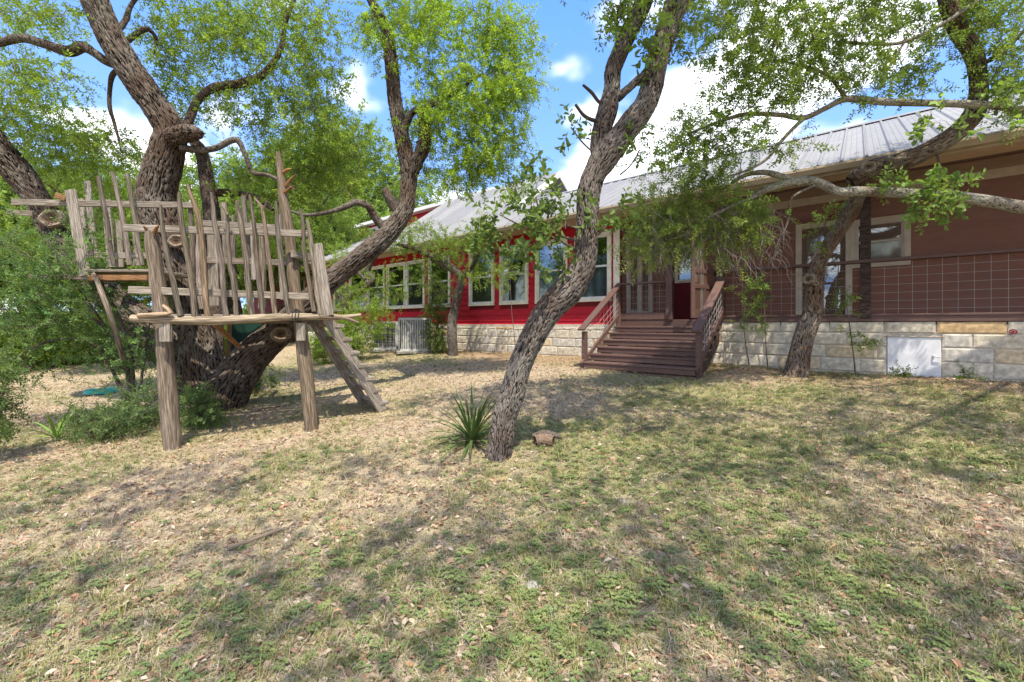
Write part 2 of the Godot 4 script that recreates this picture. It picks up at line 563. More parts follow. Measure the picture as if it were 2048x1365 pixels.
# opt: seg, ring = mesh spacing; deep = furrow depth; ur, vr = size of the bark pattern; grey = share of lichen; flare
func bark_mesh(path: Array, opt: Dictionary) -> ArrayMesh:
	var ring: float = opt.get("ring", 0.03)
	var pts := smooth_path(path, ring)
	var rmax := 0.0
	for p in pts:
		rmax = maxf(rmax, p[1])
	var nseg := clampi(int(TAU * rmax / float(opt.get("seg", 0.02))), 7, 150)
	var ur: float = opt.get("ur", 0.28)
	var vr: float = opt.get("vr", 0.75)
	var rep := maxi(1, int(round(TAU * rmax * 0.85 / ur)))
	var deep: float = opt.get("deep", 0.018)
	var grey: float = opt.get("grey", 0.35)
	var flare: float = opt.get("flare", 0.0)
	var dark: Color = opt.get("dark", Color(0.135, 0.103, 0.082))
	var pale: Color = opt.get("pale", Color(0.25, 0.235, 0.205))
	var mb := MB.new()
	var x := Vector3.ZERO
	var run := 0.0
	var m := pts.size()
	var w := nseg + 1
	for j in m:
		var a: Vector3 = pts[maxi(j - 1, 0)][0]
		var b: Vector3 = pts[mini(j + 1, m - 1)][0]
		var d := (b - a).normalized()
		if j == 0:
			x = d.cross(Vector3(0.3, 0.2, 0.93)).normalized()
		x = (x - d * x.dot(d)).normalized()
		var y := d.cross(x)
		var p: Vector3 = pts[j][0]
		var r: float = pts[j][1]
		if j > 0:
			run += p.distance_to(pts[j - 1][0])
		var fl := flare * exp(-run / 0.22)
		for k in w:
			var th := TAU * (k % nseg) / nseg
			var o := x * cos(th) + y * sin(th)
			var q := p + o * r
			var u := float(k) / nseg * rep
			var v := run / vr
			var lump := bump.get_noise_3d(q.x * 60.0, q.y * 60.0, q.z * 60.0) * 0.10 + bump.get_noise_3d(q.x * 170.0, q.y * 110.0, q.z * 170.0) * 0.05
			var rr := r * (1.0 + lump + fl * (1.0 + 0.6 * sin(th * 4.0 + 1.3) + 0.3 * sin(th * 7.0))) + (bark_h(u, v) - 0.62) * deep * minf(1.0, r / 0.09)
			var t := clampf(0.5 + fine.get_noise_3d(q.x * 90.0, q.y * 60.0, q.z * 90.0) * 0.9 + fine.get_noise_3d(q.x * 400.0, q.y * 300.0, q.z * 400.0) * 0.6 + (grey - 0.5) * 1.3, 0.0, 1.0)
			mb.v.append(p + o * rr)
			mb.uv.append(Vector2(u, v))
			var li := smoothstep(0.10, 0.38, fine.get_noise_3d(q.x * 38.0 + 50.0, q.y * 30.0, q.z * 38.0)) * smoothstep(-0.15, 0.2, fine.get_noise_3d(q.x * 260.0, q.y * 260.0, q.z * 260.0))
			mb.c.append(dark.lerp(pale, t).lerp(Color(0.36, 0.37, 0.32), li * 0.62 * grey * 1.6))
	mb.n.resize(mb.v.size())
	for j in m:
		for k in w:
			var kk := k % nseg
			var du := mb.v[j * w + (kk + 1) % nseg] - mb.v[j * w + (kk + nseg - 1) % nseg]
			var dv := mb.v[mini(j + 1, m - 1) * w + kk] - mb.v[maxi(j - 1, 0) * w + kk]
			mb.n[j * w + k] = du.cross(dv).normalized()
	for j in m - 1:
		for k in nseg:
			var a := j * w + k
			mb.i.append_array([a, a + w, a + 1, a + 1, a + w, a + w + 1])
	mb.col = opt.get("cut", Color(0.20, 0.155, 0.12))
	var o2: Vector3 = (pts[m - 1][0] - pts[m - 2][0]).normalized()
	var mid := mb.v.size()
	mb.vert(pts[m - 1][0] + o2 * 0.004, o2, Vector2(0.31, 0.27))
	for k in nseg + 1:
		mb.vert(mb.v[(m - 1) * w + k], o2, Vector2(0.31 + 0.03 * cos(TAU * k / nseg), 0.27 + 0.03 * sin(TAU * k / nseg)))
	for k in nseg:
		mb.i.append_array([mid, mid + k + 2, mid + k + 1])
	return mb.done()

func wood(tree: Node3D, called: String, list: Array, opt: Dictionary, nodes: Array) -> void:
	var path := px_path(list, opt.get("fat", 1.0))
	wood3(tree, called, path, opt, nodes)

func wood3(tree: Node3D, called: String, path: Array, opt: Dictionary, nodes: Array) -> void:
	var local := []
	for p in path:
		local.append([p[0] - tree.position, p[1]])
	mi(called, bark_mesh(local, opt), M.bark, tree)
	for p in smooth_path(path, 0.16):
		nodes.append(p)

# a healed pruning scar: a raised collar round a paler hollow face
func scar(tree: Node3D, where: Vector3, facing: Vector3, r: float) -> void:
	var mb := MB.new()
	var f := facing.normalized()
	var x := f.cross(Vector3(0.2, 1, 0.1)).normalized()
	var y := f.cross(x)
	var prof := [[1.35, -0.7], [1.22, -0.12], [1.0, 0.10], [0.82, 0.03], [0.6, -0.08], [0.3, -0.14], [0.0, -0.2]]
	var s := 18
	for j in prof.size() - 1:
		for k in s:
			var q := []
			for e in [[j, k], [j, k + 1], [j + 1, k + 1], [j + 1, k]]:
				var a: float = TAU * (e[1] % s) / s
				var rr: float = prof[e[0]][0] * r * (1.0 + 0.10 * sin(a * 2.0 + 0.6) + 0.05 * sin(a * 5.0))
				q.append(where + (x * cos(a) + y * sin(a)) * rr + f * prof[e[0]][1] * r - tree.position)
			mb.col = [Color(0.24, 0.20, 0.165), Color(0.33, 0.285, 0.235), Color(0.36, 0.30, 0.24), Color(0.27, 0.21, 0.16), Color(0.17, 0.125, 0.09), Color(0.09, 0.065, 0.05)][j]
			if j == prof.size() - 2:
				q.resize(3)
			mb.face(q, f + (q[0] + tree.position - where).normalized() * (0.8 if j < 2 else -0.5))
	mi("pruning_scar", mb.done(), M.scar, tree)


# ---------------------------------------------------------------- crowns
# blobs: rows [px, py, depth, rx, ry (pixels), rz (metres), sites] or [Vector3 centre, Vector3 radii, sites]
func crown(tree: Node3D, nodes: Array, blobs: Array, opt: Dictionary) -> void:
	rng.seed = opt.get("seed", 1)
	var sites := PackedVector3Array()
	for b in blobs:
		if b[0] is Vector3:
			for k in b[2]:
				var q := rvec()
				sites.append(b[0] + Vector3(q.x * b[1].x, q.y * b[1].y, q.z * b[1].z))
		else:
			for k in b[6]:
				var q := rvec()
				sites.append(at(b[0] + b[3] * q.x, b[1] + b[4] * q.y, b[2] + b[5] * q.z))
	var np := PackedVector3Array()
	for p in nodes:
		np.append(p[0])
	var order := []
	for k in sites.size():
		var best := 1e9
		for q in np:
			best = minf(best, q.distance_squared_to(sites[k]))
		order.append([best, k])
	order.sort()
	var mb := MB.new()
	var where: Array[Transform3D] = []
	var tint := PackedColorArray()
	var per: int = opt.get("per", 9)
	var spread: float = opt.get("spread", 0.24)
	var droop: float = opt.get("droop", 0.35)
	var sc: float = opt.get("scale", 1.0)
	var base: Color = opt.get("tint", Color(0.125, 0.185, 0.035))
	var alt: Color = opt.get("alt", Color(0.19, 0.23, 0.045))
	base.r = minf(base.r, base.g * float(opt.get("warm", 0.64)))
	alt.r = minf(alt.r, alt.g * (float(opt.get("warm", 0.64)) + 0.07))
	var thick: float = opt.get("thick", 1.0)
	var origin := tree.position
	for row in order:
		var s: Vector3 = sites[row[1]]
		var best := 1e9
		var par := s
		for q in np:
			var d := q.distance_squared_to(s)
			if d < best:
				best = d
				par = q
		var dist := sqrt(best)
		var side := rvec() * dist * 0.16
		var lift := Vector3(0, dist * rnd(0.0, 0.18), 0)
		var pts := PackedVector3Array()
		var rad := PackedFloat32Array()
		var seg := clampi(int(dist / 0.12), 2, 8)
		for k in seg + 1:
			var t := float(k) / seg
			var p := par.lerp(s, t) + (side + lift) * sin(t * PI) + rvec() * dist * 0.03 * sin(t * PI)
			pts.append(p - origin)
			rad.append((0.0030 + 0.006 * minf(dist, 1.4) * (1.0 - t)) * thick)
			if k > 0 and (k % 2 == 0 or k == seg):
				np.append(p)
		mb.tube(pts, rad, 4, false)
		var shade := rnd(0.0, 1.0)
		for k in per:
			var t := rnd(0.35, 1.0)
			var along: Vector3 = pts[mini(int(t * seg), seg)] + origin
			var p := (along if k % 3 == 0 else s) + rvec() * spread * (0.5 if k % 3 == 0 else 1.0)
			var dir := (p - along).normalized() + rvec() * 0.7 + Vector3(0, -droop, 0)
			if dir.length_squared() < 0.01:
				dir = Vector3.UP
			dir = dir.normalized()
			var x := dir.cross(rvec() + Vector3(0.01, 0, 0.02)).normalized()
			var f := sc * (rnd(0.6, 1.05) if rng.randf() < 0.6 else rnd(1.0, 1.45))
			where.append(Transform3D(Basis(x, dir, x.cross(dir)).scaled(Vector3.ONE * f), p - origin))
			var g := rnd(0.75, 1.2)
			tint.append(base.lerp(alt, clampf(shade * 0.7 + rnd(-0.2, 0.45), 0, 1)) * Color(g, g, g))
			if k % 3 == 0 and opt.get("fine", true):
				mb.tube(PackedVector3Array([along - origin, (along + p) * 0.5 + rvec() * 0.03 - origin, p - origin]), PackedFloat32Array([0.003, 0.0024, 0.0018]), 3, false)
	mi("branches", mb.done(), opt.get("wood", M.twig), tree).set_meta("kind", "stuff")
	scatter("crown", opt.get("mesh", L.twig), M.leaf, where, tint, tree)

func scatter(called: String, mesh: Mesh, material: Material, where: Array[Transform3D], tint: PackedColorArray, parent: Node = self) -> MultiMeshInstance3D:
	var mm := MultiMesh.new()
	mm.transform_format = MultiMesh.TRANSFORM_3D
	mm.use_colors = true
	mm.mesh = mesh
	mm.instance_count = where.size()
	for k in where.size():
		mm.set_instance_transform(k, where[k])
		mm.set_instance_color(k, tint[k])
	var o := MultiMeshInstance3D.new()
	o.name = called
	o.multimesh = mm
	o.material_override = material
	o.set_meta("kind", "stuff")
	parent.add_child(o, true)
	return o


# ---------------------------------------------------------------- the scene
func _ready() -> void:
	var cam := Camera3D.new()
	cam.name = "camera"
	cam.position = Vector3(0, EYE, 0)
	cam.projection = Camera3D.PROJECTION_FRUSTUM    # a level camera with a shifted lens: uprights stay upright
	cam.near = 0.05
	cam.far = 600.0
	cam.size = 2.0 * 0.05 * 682.5 / FOCAL
	cam.frustum_offset = Vector2(0.0, -0.05 * (682.5 - HORIZON) / FOCAL)
	add_child(cam)
	cam.current = true

	bump.seed = 4
	bump.frequency = 0.02
	bump.fractal_octaves = 3
	fine.seed = 9
	fine.frequency = 0.02
	fine.fractal_octaves = 3
	patch.seed = 17
	patch.frequency = 0.5
	patch.fractal_octaves = 4

	var env := Environment.new()
	env.background_mode = Environment.BG_SKY
	env.sky = Sky.new()
	env.sky.sky_material = make_sky()
	env.background_energy_multiplier = 1.0
	env.tonemap_mode = Environment.TONE_MAPPER_LINEAR
	env.tonemap_exposure = 2.65
	env.sdfgi_enabled = true
	env.ssao_enabled = true
	env.ssil_enabled = true
	var we := WorldEnvironment.new()
	we.name = "world"
	we.environment = env
	add_child(we)

	var sun := DirectionalLight3D.new()
	sun.name = "sun"
	sun.light_energy = 1.05
	sun.light_color = Color(1.0, 0.96, 0.89)
	sun.light_angular_distance = 0.55
	sun.shadow_enabled = true
	var towards := Vector3(0.09, 0.90, 0.42)
	add_child(sun)
	sun.look_at_from_position(towards * 50.0, Vector3.ZERO, Vector3(0, 0, -1))

	rng.seed = 7
	make_textures()
	make_materials()
	make_small_meshes()

	build_ground()
	build_house()
	build_steps()
	build_trees()
	build_treehouse()
	build_garden()
	build_woods()
	build_turf()


func make_sky() -> PanoramaSkyMaterial:
	var w := 1024
	var h := 512
	var im := Image.create(w, h, false, Image.FORMAT_RGBF)
	var n := FastNoiseLite.new()
	n.seed = 33
	n.frequency = 0.42
	n.fractal_octaves = 6
	n.fractal_gain = 0.52
	var aim := at(1235, 190, 1.0) - Vector3(0, EYE, 0)
	aim = aim.normalized()
	var aim2 := (at(1560, 90, 1.0) - Vector3(0, EYE, 0)).normalized()
	var aim3 := (at(430, 250, 1.0) - Vector3(0, EYE, 0)).normalized()
	for y in h:
		var up := PI * (0.5 - (y + 0.5) / h)
		var s := sin(up)
		for x in w:
			var a := TAU * (x + 0.5) / w
			var d := Vector3(sin(a) * cos(up), s, -cos(a) * cos(up))
			var c := Color(0.30, 0.30, 0.27)
			if s > 0.0:
				var t := pow(1.0 - s, 2.2)
				c = Color(0.050, 0.165, 0.52).lerp(Color(0.30, 0.46, 0.74), t)
				var q := Vector2(d.x, d.z) / (s + 0.22) * 2.6
				var f := n.get_noise_2d(q.x, q.y) * 1.25 + 0.15
				f += 0.30 * exp(-40.0 * (1.0 - d.dot(aim))) + 0.25 * exp(-40.0 * (1.0 - d.dot(aim2))) - 0.50 * exp(-14.0 * (1.0 - d.dot(aim3))) + 0.25 * t * t
				var k := smoothstep(0.08, 0.42, f)
				var lit := 1.02 + 0.22 * n.get_noise_2d(q.x * 2.0 + 9.0, q.y * 2.0)
				c = c.lerp(Color(0.92, 0.93, 0.96) * lit, k * 0.96)
			im.set_pixel(x, y, c)
	var m := PanoramaSkyMaterial.new()
	m.panorama = ImageTexture.create_from_image(im)
	return m


# how green the turf is at a place, 0 = straw and litter, 1 = lush
func green_at(x: float, z: float) -> float:
	var g := patch.get_noise_2d(x, z) * 0.85 + patch.get_noise_2d(x * 0.35 + 40.0, z * 0.35) * 0.7 + 0.47
	g += 0.42 * smoothstep(0.0, 3.5, x) * smoothstep(-1.5, -4.0, z)          # greener towards the right
	g += 0.45 * exp(-((x - 0.35) * (x - 0.35) * 2.2 + (z + 2.05) * (z + 2.05) * 9.0))   # a clover patch close by
	g -= 0.30 * exp(-((x + 1.2) * (x + 1.2) + (z + 7.6) * (z + 7.6)) * 0.22)
	g -= 0.03 * smoothstep(0.3, -1.8, x)
	g -= 0.55 * smoothstep(-6.0, -9.0, x) * smoothstep(-5.0, -8.0, z)
	var wall := 9.23 - (x * 0.6314 - z * 0.7755)
	g -= 0.55 * smoothstep(1.9, 0.5, wall)
	return clampf(g, 0.0, 1.0)

func build_ground() -> void:
	var ax := PackedFloat32Array()
	var az := PackedFloat32Array()
	var p := 0.0
	var step := 0.11
	var half := PackedFloat32Array()
	while p < 260.0:
		half.append(p)
		if p > 9.0:
			step *= 1.12
		p += step
	for k in range(half.size() - 1, 0, -1):
		ax.append(-half[k])
		az.append(-5.0 - half[k])
	for h in half:
		ax.append(h)
		az.append(-5.0 + h)
	var mb := MB.new()
	var w := ax.size()
	for z in az:
		for x in ax:
			var e := 0.06
			mb.v.append(Vector3(x, ground(x, z), z))
			mb.n.append(Vector3(ground(x - e, z) - ground(x + e, z), 2.0 * e, ground(x, z - e) - ground(x, z + e)).normalized())
			mb.uv.append(Vector2(x, z) * 0.62)
			var g := green_at(x, z)
			var c := Color(1.04, 0.97, 0.90).lerp(Color(0.62, 0.74, 0.45), g * 0.85)
			var wall := 9.23 - (x * 0.6314 - z * 0.7755)
			c = c.lerp(Color(0.72, 0.56, 0.45), 0.7 * smoothstep(2.0, 0.6, wall) * smoothstep(-6.0, -3.0, x))
			mb.c.append(c)
	for j in az.size() - 1:
		for k in w - 1:
			var a := j * w + k
			mb.i.append_array([a, a + 1, a + w, a + 1, a + w + 1, a + w])
	tag(mi("ground", mb.done(), M.ground), "sloping yard of dry grass and oak litter", "", "", "structure")


# ---------------------------------------------------------------- the house
var house: Node3D

func hb(parent: Node, called: String, material: Material, s0: float, s1: float, y0: float, y1: float, n0: float, n1: float, bevel := 0.004) -> MeshInstance3D:
	# a board or block in the house's own frame: s along the wall, y above the eye, n out of the wall
	var mb := MB.new()
	mb.cbox(Vector3(s1 - s0, y1 - y0, n1 - n0), bevel)
	return mi(called, mb.done(), material, parent, Transform3D(Basis(), Vector3((s0 + s1) * 0.5, EYE + (y0 + y1) * 0.5, (n0 + n1) * 0.5)))

func siding(parent: Node, s0: float, s1: float, y0: float, y1: float, n: float, step: float, holes: Array, mats: Array, xf := Transform3D()) -> void:
	var y := y0
	var row := 0
	while y < y1 - 0.02:
		var top := minf(y + step, y1)
		var spans := [[s0, s1]]
		for h in holes:
			if h[2] < top - 0.01 and h[3] > y + 0.01:
				var nxt := []
				for s in spans:
					if h[1] <= s[0] or h[0] >= s[1]:
						nxt.append(s)
					else:
						if h[0] > s[0] + 0.02: nxt.append([s[0], h[0]])
						if h[1] < s[1] - 0.02: nxt.append([h[1], s[1]])
				spans = nxt
		for s in spans:
			var a: float = s[0]
			while a < s[1] - 0.01:      # boards of at most 4.9 m, butted
				var b: float = minf(s[1], a + 4.88 - (1.7 if row % 2 == 1 and a == s[0] else 0.0))
				var mb := MB.new()
				var t := 0.006          # the board leans out at its foot over the one below
				var f := 0.032 if step > 0.16 else 0.013
				var h2 := top - y + 0.016
				var q := [Vector3(a, y, n), Vector3(b - 0.003, y, n), Vector3(b - 0.003, y, n + f), Vector3(a, y, n + f)]
				var r := [Vector3(a, y + h2, n), Vector3(b - 0.003, y + h2, n), Vector3(b - 0.003, y + h2, n + t), Vector3(a, y + h2, n + t)]
				var mid := Vector3((a + b) * 0.5, EYE + y, n)
				for e in 4:
					q[e] += Vector3(0, EYE, 0) - mid
					r[e] += Vector3(0, EYE, 0) - mid
				mb.face([q[2], q[3], r[3], r[2]], Vector3(0, 0, 1))
				mb.face([q[0], q[1], q[2], q[3]], Vector3(0, -1, 0))
				mb.face([r[0], r[1], r[2], r[3]], Vector3(0, 1, 0))
				mb.face([q[0], q[3], r[3], r[0]], Vector3(-1, 0, 0))
				mb.face([q[1], q[2], r[2], r[1]], Vector3(1, 0, 0))
				mi("siding_board", mb.done(), mats[rng.randi() % mats.size()], parent, xf * Transform3D(Basis(), mid))
				a = b
			
		y = top
		row += 1

func window(parent: Node, s0: float, s1: float, y0: float, y1: float, n: float, trim: float, screen := true, xf := Transform3D()) -> Node3D:
	var w := node("window", parent)
	w.transform = xf
	hb(w, "frame", M.cream, s0, s1, y1 - trim, y1, n - 0.02, n + 0.045)
	hb(w, "frame", M.cream, s0, s0 + trim, y0 + trim, y1 - trim, n - 0.02, n + 0.04)
	hb(w, "frame", M.cream, s1 - trim, s1, y0 + trim, y1 - trim, n - 0.02, n + 0.04)
	hb(w, "sill", M.cream, s0, s1, y0, y0 + trim, n - 0.02, n + 0.048)
	var a := s0 + trim
	var b := s1 - trim
	var c := y0 + trim
	var d := y1 - trim
	var m := (c + d) * 0.5 + 0.02
	var sw := 0.035
	hb(w, "sash", M.white, a, b, d - sw, d, n - 0.03, n + 0.012, 0.003)
	hb(w, "sash", M.white, a, b, c, c + sw, n - 0.03, n + 0.012, 0.003)
	hb(w, "sash", M.white, a, a + sw, c + sw, d - sw, n - 0.03, n + 0.010, 0.003)
	hb(w, "sash", M.white, b - sw, b, c + sw, d - sw, n - 0.03, n + 0.010, 0.003)
	hb(w, "meeting_rail", M.white, a + sw, b - sw, m - 0.022, m + 0.022, n - 0.03, n + 0.014, 0.003)
	hb(w, "pane", M.glass, a + sw, b - sw, m + 0.022, d - sw, n - 0.028, n - 0.008, 0.0)
	hb(w, "pane", M.screen_glass if screen else M.glass, a + sw, b - sw, c + sw, m - 0.022, n - 0.028, n - 0.006, 0.0)
	return w

func wires(parent: Node, s0: float, s1: float, y0: float, y1: float, n: float, ds: float, dy: float, shear := 0.0) -> void:
	var mb := MB.new()
	var r := PackedFloat32Array([0.0024, 0.0024])
	var count := int(round((s1 - s0) / ds))
	for k in range(1, count):
		var s := lerpf(s0, s1, float(k) / count)
		mb.tube(PackedVector3Array([Vector3(s, EYE + y0, n), Vector3(s, EYE + y1, n)]), r, 5)
	var y := y0 + dy * 0.6
	while y < y1 - 0.02:
		mb.tube(PackedVector3Array([Vector3(s0, EYE + y, n + 0.006), Vector3(s1, EYE + y, n + 0.006)]), r, 5)
		y += dy
	mi("wire_panel", mb.done(), M.wire, parent)

func stone_block(parent: Node, s0: float, s1: float, y0: float, y1: float, out: float, mat: Material) -> void:
	# a rock-faced block: the face is a small rough relief, the arrises are worn round
	var mb := MB.new()
	var nx := clampi(int((s1 - s0) / 0.10), 3, 6)
	var ny := 4
	var rows := [0.0, 0.09, 0.5, 0.91, 1.0]
	var c := Vector3((s0 + s1) * 0.5, EYE + (y0 + y1) * 0.5, 0)
	var g := []
	for j in ny + 1:
		for k in nx + 1:
			var fx := float(k) / nx
			if k == 1 and nx > 2: fx = minf(fx, 0.035 / (s1 - s0))
			if k == nx - 1 and nx > 2: fx = maxf(fx, 1.0 - 0.035 / (s1 - s0))
			var x := lerpf(s0, s1, fx)
			var y := lerpf(y0, y1, rows[j])
			var edge := k == 0 or k == nx or j == 0 or j == ny
			var z := out + (-0.009 if edge else rnd(-0.003, 0.006))
			if edge:
				x += rnd(-0.004, 0.004)
				y += rnd(-0.004, 0.004)
			g.append(Vector3(x, EYE + y, z) - c)
	var w := nx + 1
	for j in ny:
		for k in nx:
			var a := j * w + k
			mb.face([g[a], g[a + 1], g[a + w + 1]], Vector3(0, 0, 1))
			mb.face([g[a], g[a + w + 1], g[a + w]], Vector3(0, 0, 1))
	var ring := []
	for k in nx: ring.append(k)
	for j in ny: ring.append(j * w + nx)
	for k in nx: ring.append(ny * w + nx - k)
	for j in ny: ring.append((ny - j) * w)
	for k in ring.size():
		var a: Vector3 = g[ring[k]]
		var b: Vector3 = g[ring[(k + 1) % ring.size()]]
		mb.face([a, b, Vector3(b.x, b.y, -0.06), Vector3(a.x, a.y, -0.06)], Vector3(a.x + b.x, (a.y + b.y) * 3.0, 0))
	mi("stone_block", mb.done(), mat, parent, Transform3D(Basis(), c))

func roof_panel(parent: Node, s0: float, s1: float, n0: float, y0: float, n1: float, y1: float, mat: Material) -> void:
	# a ribbed metal sheet running from the eave (n0, y0) up to the ridge (n1, y1)
	var mb := MB.new()
	var up := Vector3(0, n0 - n1, y1 - y0).normalized()
	var prof := [[0.0, 0.030], [0.012, 0.030]]
	var ribs := 3
	for k in ribs:
		var x := (s1 - s0) / ribs * k
		var e := (s1 - s0) / ribs * (k + 1)
		prof.append([x + 0.035, 0.0])
		prof.append([x + 0.10, 0.0])
		prof.append([x + 0.11, 0.006])
		prof.append([x + 0.125, 0.006])
		prof.append([x + 0.135, 0.0])
		prof.append([x + 0.18, 0.0])
		prof.append([x + 0.19, 0.006])
		prof.append([x + 0.205, 0.006])
		prof.append([x + 0.215, 0.0])
		prof.append([e - 0.035, 0.0])
		prof.append([e - 0.012, 0.030])
		prof.append([e - (0.0 if k == ribs - 1 else -0.012), 0.030])
	for k in prof.size() - 1:
		var a: Vector3 = Vector3(prof[k][0], y0, n0) + up * prof[k][1]
		var b: Vector3 = Vector3(prof[k + 1][0], y0, n0) + up * prof[k + 1][1]
		var c: Vector3 = Vector3(prof[k + 1][0], y1, n1) + up * prof[k + 1][1]
		var d: Vector3 = Vector3(prof[k][0], y1, n1) + up * prof[k][1]
		mb.face([a, b, c, d], up)
	mi("roof_panel", mb.done(), mat, parent, Transform3D(Basis(), Vector3(s0, EYE, 0)))

func slab(parent: Node, called: String, material: Material, poly: Array, s0: float, s1: float) -> void:
	# a bar of the given [n, y] outline between s0 and s1
	var mb := MB.new()
	var mid := Vector2.ZERO
	for p in poly: mid += Vector2(p[0], p[1]) / poly.size()
	var a := []
	var b := []
	for p in poly:
		a.append(Vector3(s0, EYE + p[1], p[0]))
		b.append(Vector3(s1, EYE + p[1], p[0]))
	mb.face(a, Vector3(-1, 0, 0))
	mb.face(b, Vector3(1, 0, 0))
	for k in poly.size():
		var q := (k + 1) % poly.size()
		var e := Vector2((poly[k][0] + poly[q][0]) * 0.5, (poly[k][1] + poly[q][1]) * 0.5) - mid
		mb.face([a[k], a[q], b[q], b[k]], Vector3(0, e.y, e.x) if true else Vector3.ZERO)
	mi(called, mb.done(), material, parent)

func build_house() -> void:
	rng.seed = 101
	house = thing("red_house", INWARD * 9.23, "long red house with cream windows, stone base, metal roof and screened brown porch", "house")
	house.rotation.y = -atan2(0.6314, 0.7755)
	var SL := -26.0    # far left end
	var SR := 6.2      # right end, outside the picture
	var SC := -4.29    # where the red wall ends and the porch begins
	var FLOOR := 0.10
	# front wall: red boards round the windows, on a solid core
	var wins := []
	for q in [[-5.485, -4.49], [-6.70, -5.70], [-7.96, -6.94], [-9.19, -8.17], [-11.08, -10.03], [-12.31, -11.29], [-13.45, -12.34], [-14.73, -13.58], [-16.02, -14.80], [-17.3, -16.25], [-19.2, -18.1], [-21.0, -19.9]]:
		wins.append([q[0], q[1], 0.55, 2.20])
	var wall := node("front_wall", house)
	hb(wall, "core", M.dark_red, SL, SC - 0.02, -0.08, 2.62, -0.16, -0.035, 0.0)
	siding(wall, SL, SC - 0.16, -0.075, 2.62, -0.03, 0.165, wins, M.reds)
	hb(wall, "corner_board", M.cream, SC - 0.155, SC, -0.075, 2.60, -0.03, 0.012)
	for q in wins:
		window(house, q[0], q[1], q[2], q[3], 0.0, 0.085)
	# stone base
	var base := node("stone_base", house)
	hb(base, "mortar_bed", M.mortar, SL, SR, -1.3, 0.0, -0.2, 0.004, 0.0)
	var y := 0.035
	var hs := [0.185, 0.215, 0.215, 0.23, 0.24]
	for row in 5:
		var y1 := y
		var y0: float = y - hs[row] + 0.014
		var s := -13.5 - rnd(0, 0.3)
		while s < SR - 0.6:
			var len_ := rnd(0.34, 0.74)
			var e := s + len_ - 0.014
			var top := y1
			if s < SC: top = minf(y1, -0.085)
			var cut := false
			if e > 0.34 and s < 1.02 and y0 < -0.19:      # the crawl-space hatch takes these places
				if s < 0.28: e = minf(e, 0.355)
				elif e > 1.08: s = maxf(s, 1.005)
				else: cut = true
			if not cut and e - s > 0.08 and top - y0 > 0.03:
				var k := rng.randi() % 12
				var mk: Material = M.stones[[0, 0, 0, 1, 1, 2, 2, 2, 0, 4, 3, 5][k]]
				stone_block(base, s, e, y0, top, 0.021, mk)
			s = maxf(e + 0.014, s + 0.05)
		y -= hs[row]
	# the white hatch to the crawl space
	var hatch := node("crawlspace_door", house)
	hb(hatch, "panel", M.hatch, 0.372, 0.989, -0.84, -0.205, -0.01, 0.022, 0.006)
	hb(hatch, "lintel", M.tan, 0.33, 1.02, -0.203, -0.193, -0.01, 0.034, 0.002)
	var lb := MB.new()
	lb.tube(PackedVector3Array([Vector3(0.90, EYE - 0.50, 0.03), Vector3(0.93, EYE - 0.50, 0.055), Vector3(1.0, EYE - 0.505, 0.055)]), PackedFloat32Array([0.008, 0.008, 0.007]), 8)
	lb.box(Vector3(0.895, EYE - 0.525, 0.022), Vector3(0.915, EYE - 0.475, 0.03))
	mi("latch", lb.done(), M.steel, hatch)
	# hose tap with a red wheel
	var tap := node("hose_tap", house)
	var tb := MB.new()
	tb.tube(PackedVector3Array([Vector3(1.70, EYE - 0.13, 0.0), Vector3(1.70, EYE - 0.13, 0.10), Vector3(1.70, EYE - 0.17, 0.13)]), PackedFloat32Array([0.014, 0.016, 0.013]), 8)
	mi("spout", tb.done(), M.steel, tap)
	tb = MB.new()
	for k in 10:
		var a0 := TAU * k / 10.0
		var a1 := TAU * (k + 1) / 10.0
		tb.tube(PackedVector3Array([Vector3(1.70 + cos(a0) * 0.035, EYE - 0.105 + sin(a0) * 0.03, 0.12), Vector3(1.70 + cos(a1) * 0.035, EYE - 0.105 + sin(a1) * 0.03, 0.12)]), PackedFloat32Array([0.008, 0.008]), 6, false)
		if k % 2 == 0:
			tb.tube(PackedVector3Array([Vector3(1.70, EYE - 0.105, 0.12), Vector3(1.70 + cos(a0) * 0.035, EYE - 0.105 + sin(a0) * 0.03, 0.12)]), PackedFloat32Array([0.006, 0.006]), 5, false)
	mi("wheel", tb.done(), M.red_knob, tap)
	# porch: floor, inner walls, ceiling, posts, rail
	var porch := node("porch", house)
	var pn := -2.17
	for k in 15:
		hb(porch, "floor_board", M.brown[k % 3], SC, SR, FLOOR - 0.035, FLOOR, pn + k * 0.1455, pn + k * 0.1455 + 0.14)
	hb(porch, "core", M.dark_red, SC, SR, FLOOR, 2.82, pn - 0.18, pn - 0.036, 0.0)
	var door := [-0.0945 * 11.4, -0.0079 * 11.4, FLOOR, 2.22]
	var win := [-0.12, 0.805, 1.17, 2.17]
	var entry := [-3.90, -3.02, FLOOR, 2.16]
	siding(porch, SC + 0.03, SR, FLOOR + 0.005, 2.63, pn - 0.03, 0.15, [door, win, entry], M.porch_reds)
	hb(porch, "frieze", M.cream, SC, SR, 2.63, 2.79, pn - 0.03, pn + 0.02)
	hb(porch, "ceiling", M.ceiling, SC, SR, 2.80, 2.86, pn - 0.03, 0.08, 0.0)
	window(house, win[0], win[1], win[2], win[3], pn, 0.10)
	var dr := node("glazed_door", house)
	hb(dr, "frame", M.cream, door[0], door[1], door[3] - 0.11, door[3], pn - 0.03, pn + 0.04)
	hb(dr, "frame", M.cream, door[0], door[0] + 0.11, FLOOR, door[3] - 0.11, pn - 0.03, pn + 0.035)
	hb(dr, "frame", M.cream, door[1] - 0.11, door[1], FLOOR, door[3] - 0.11, pn - 0.03, pn + 0.035)
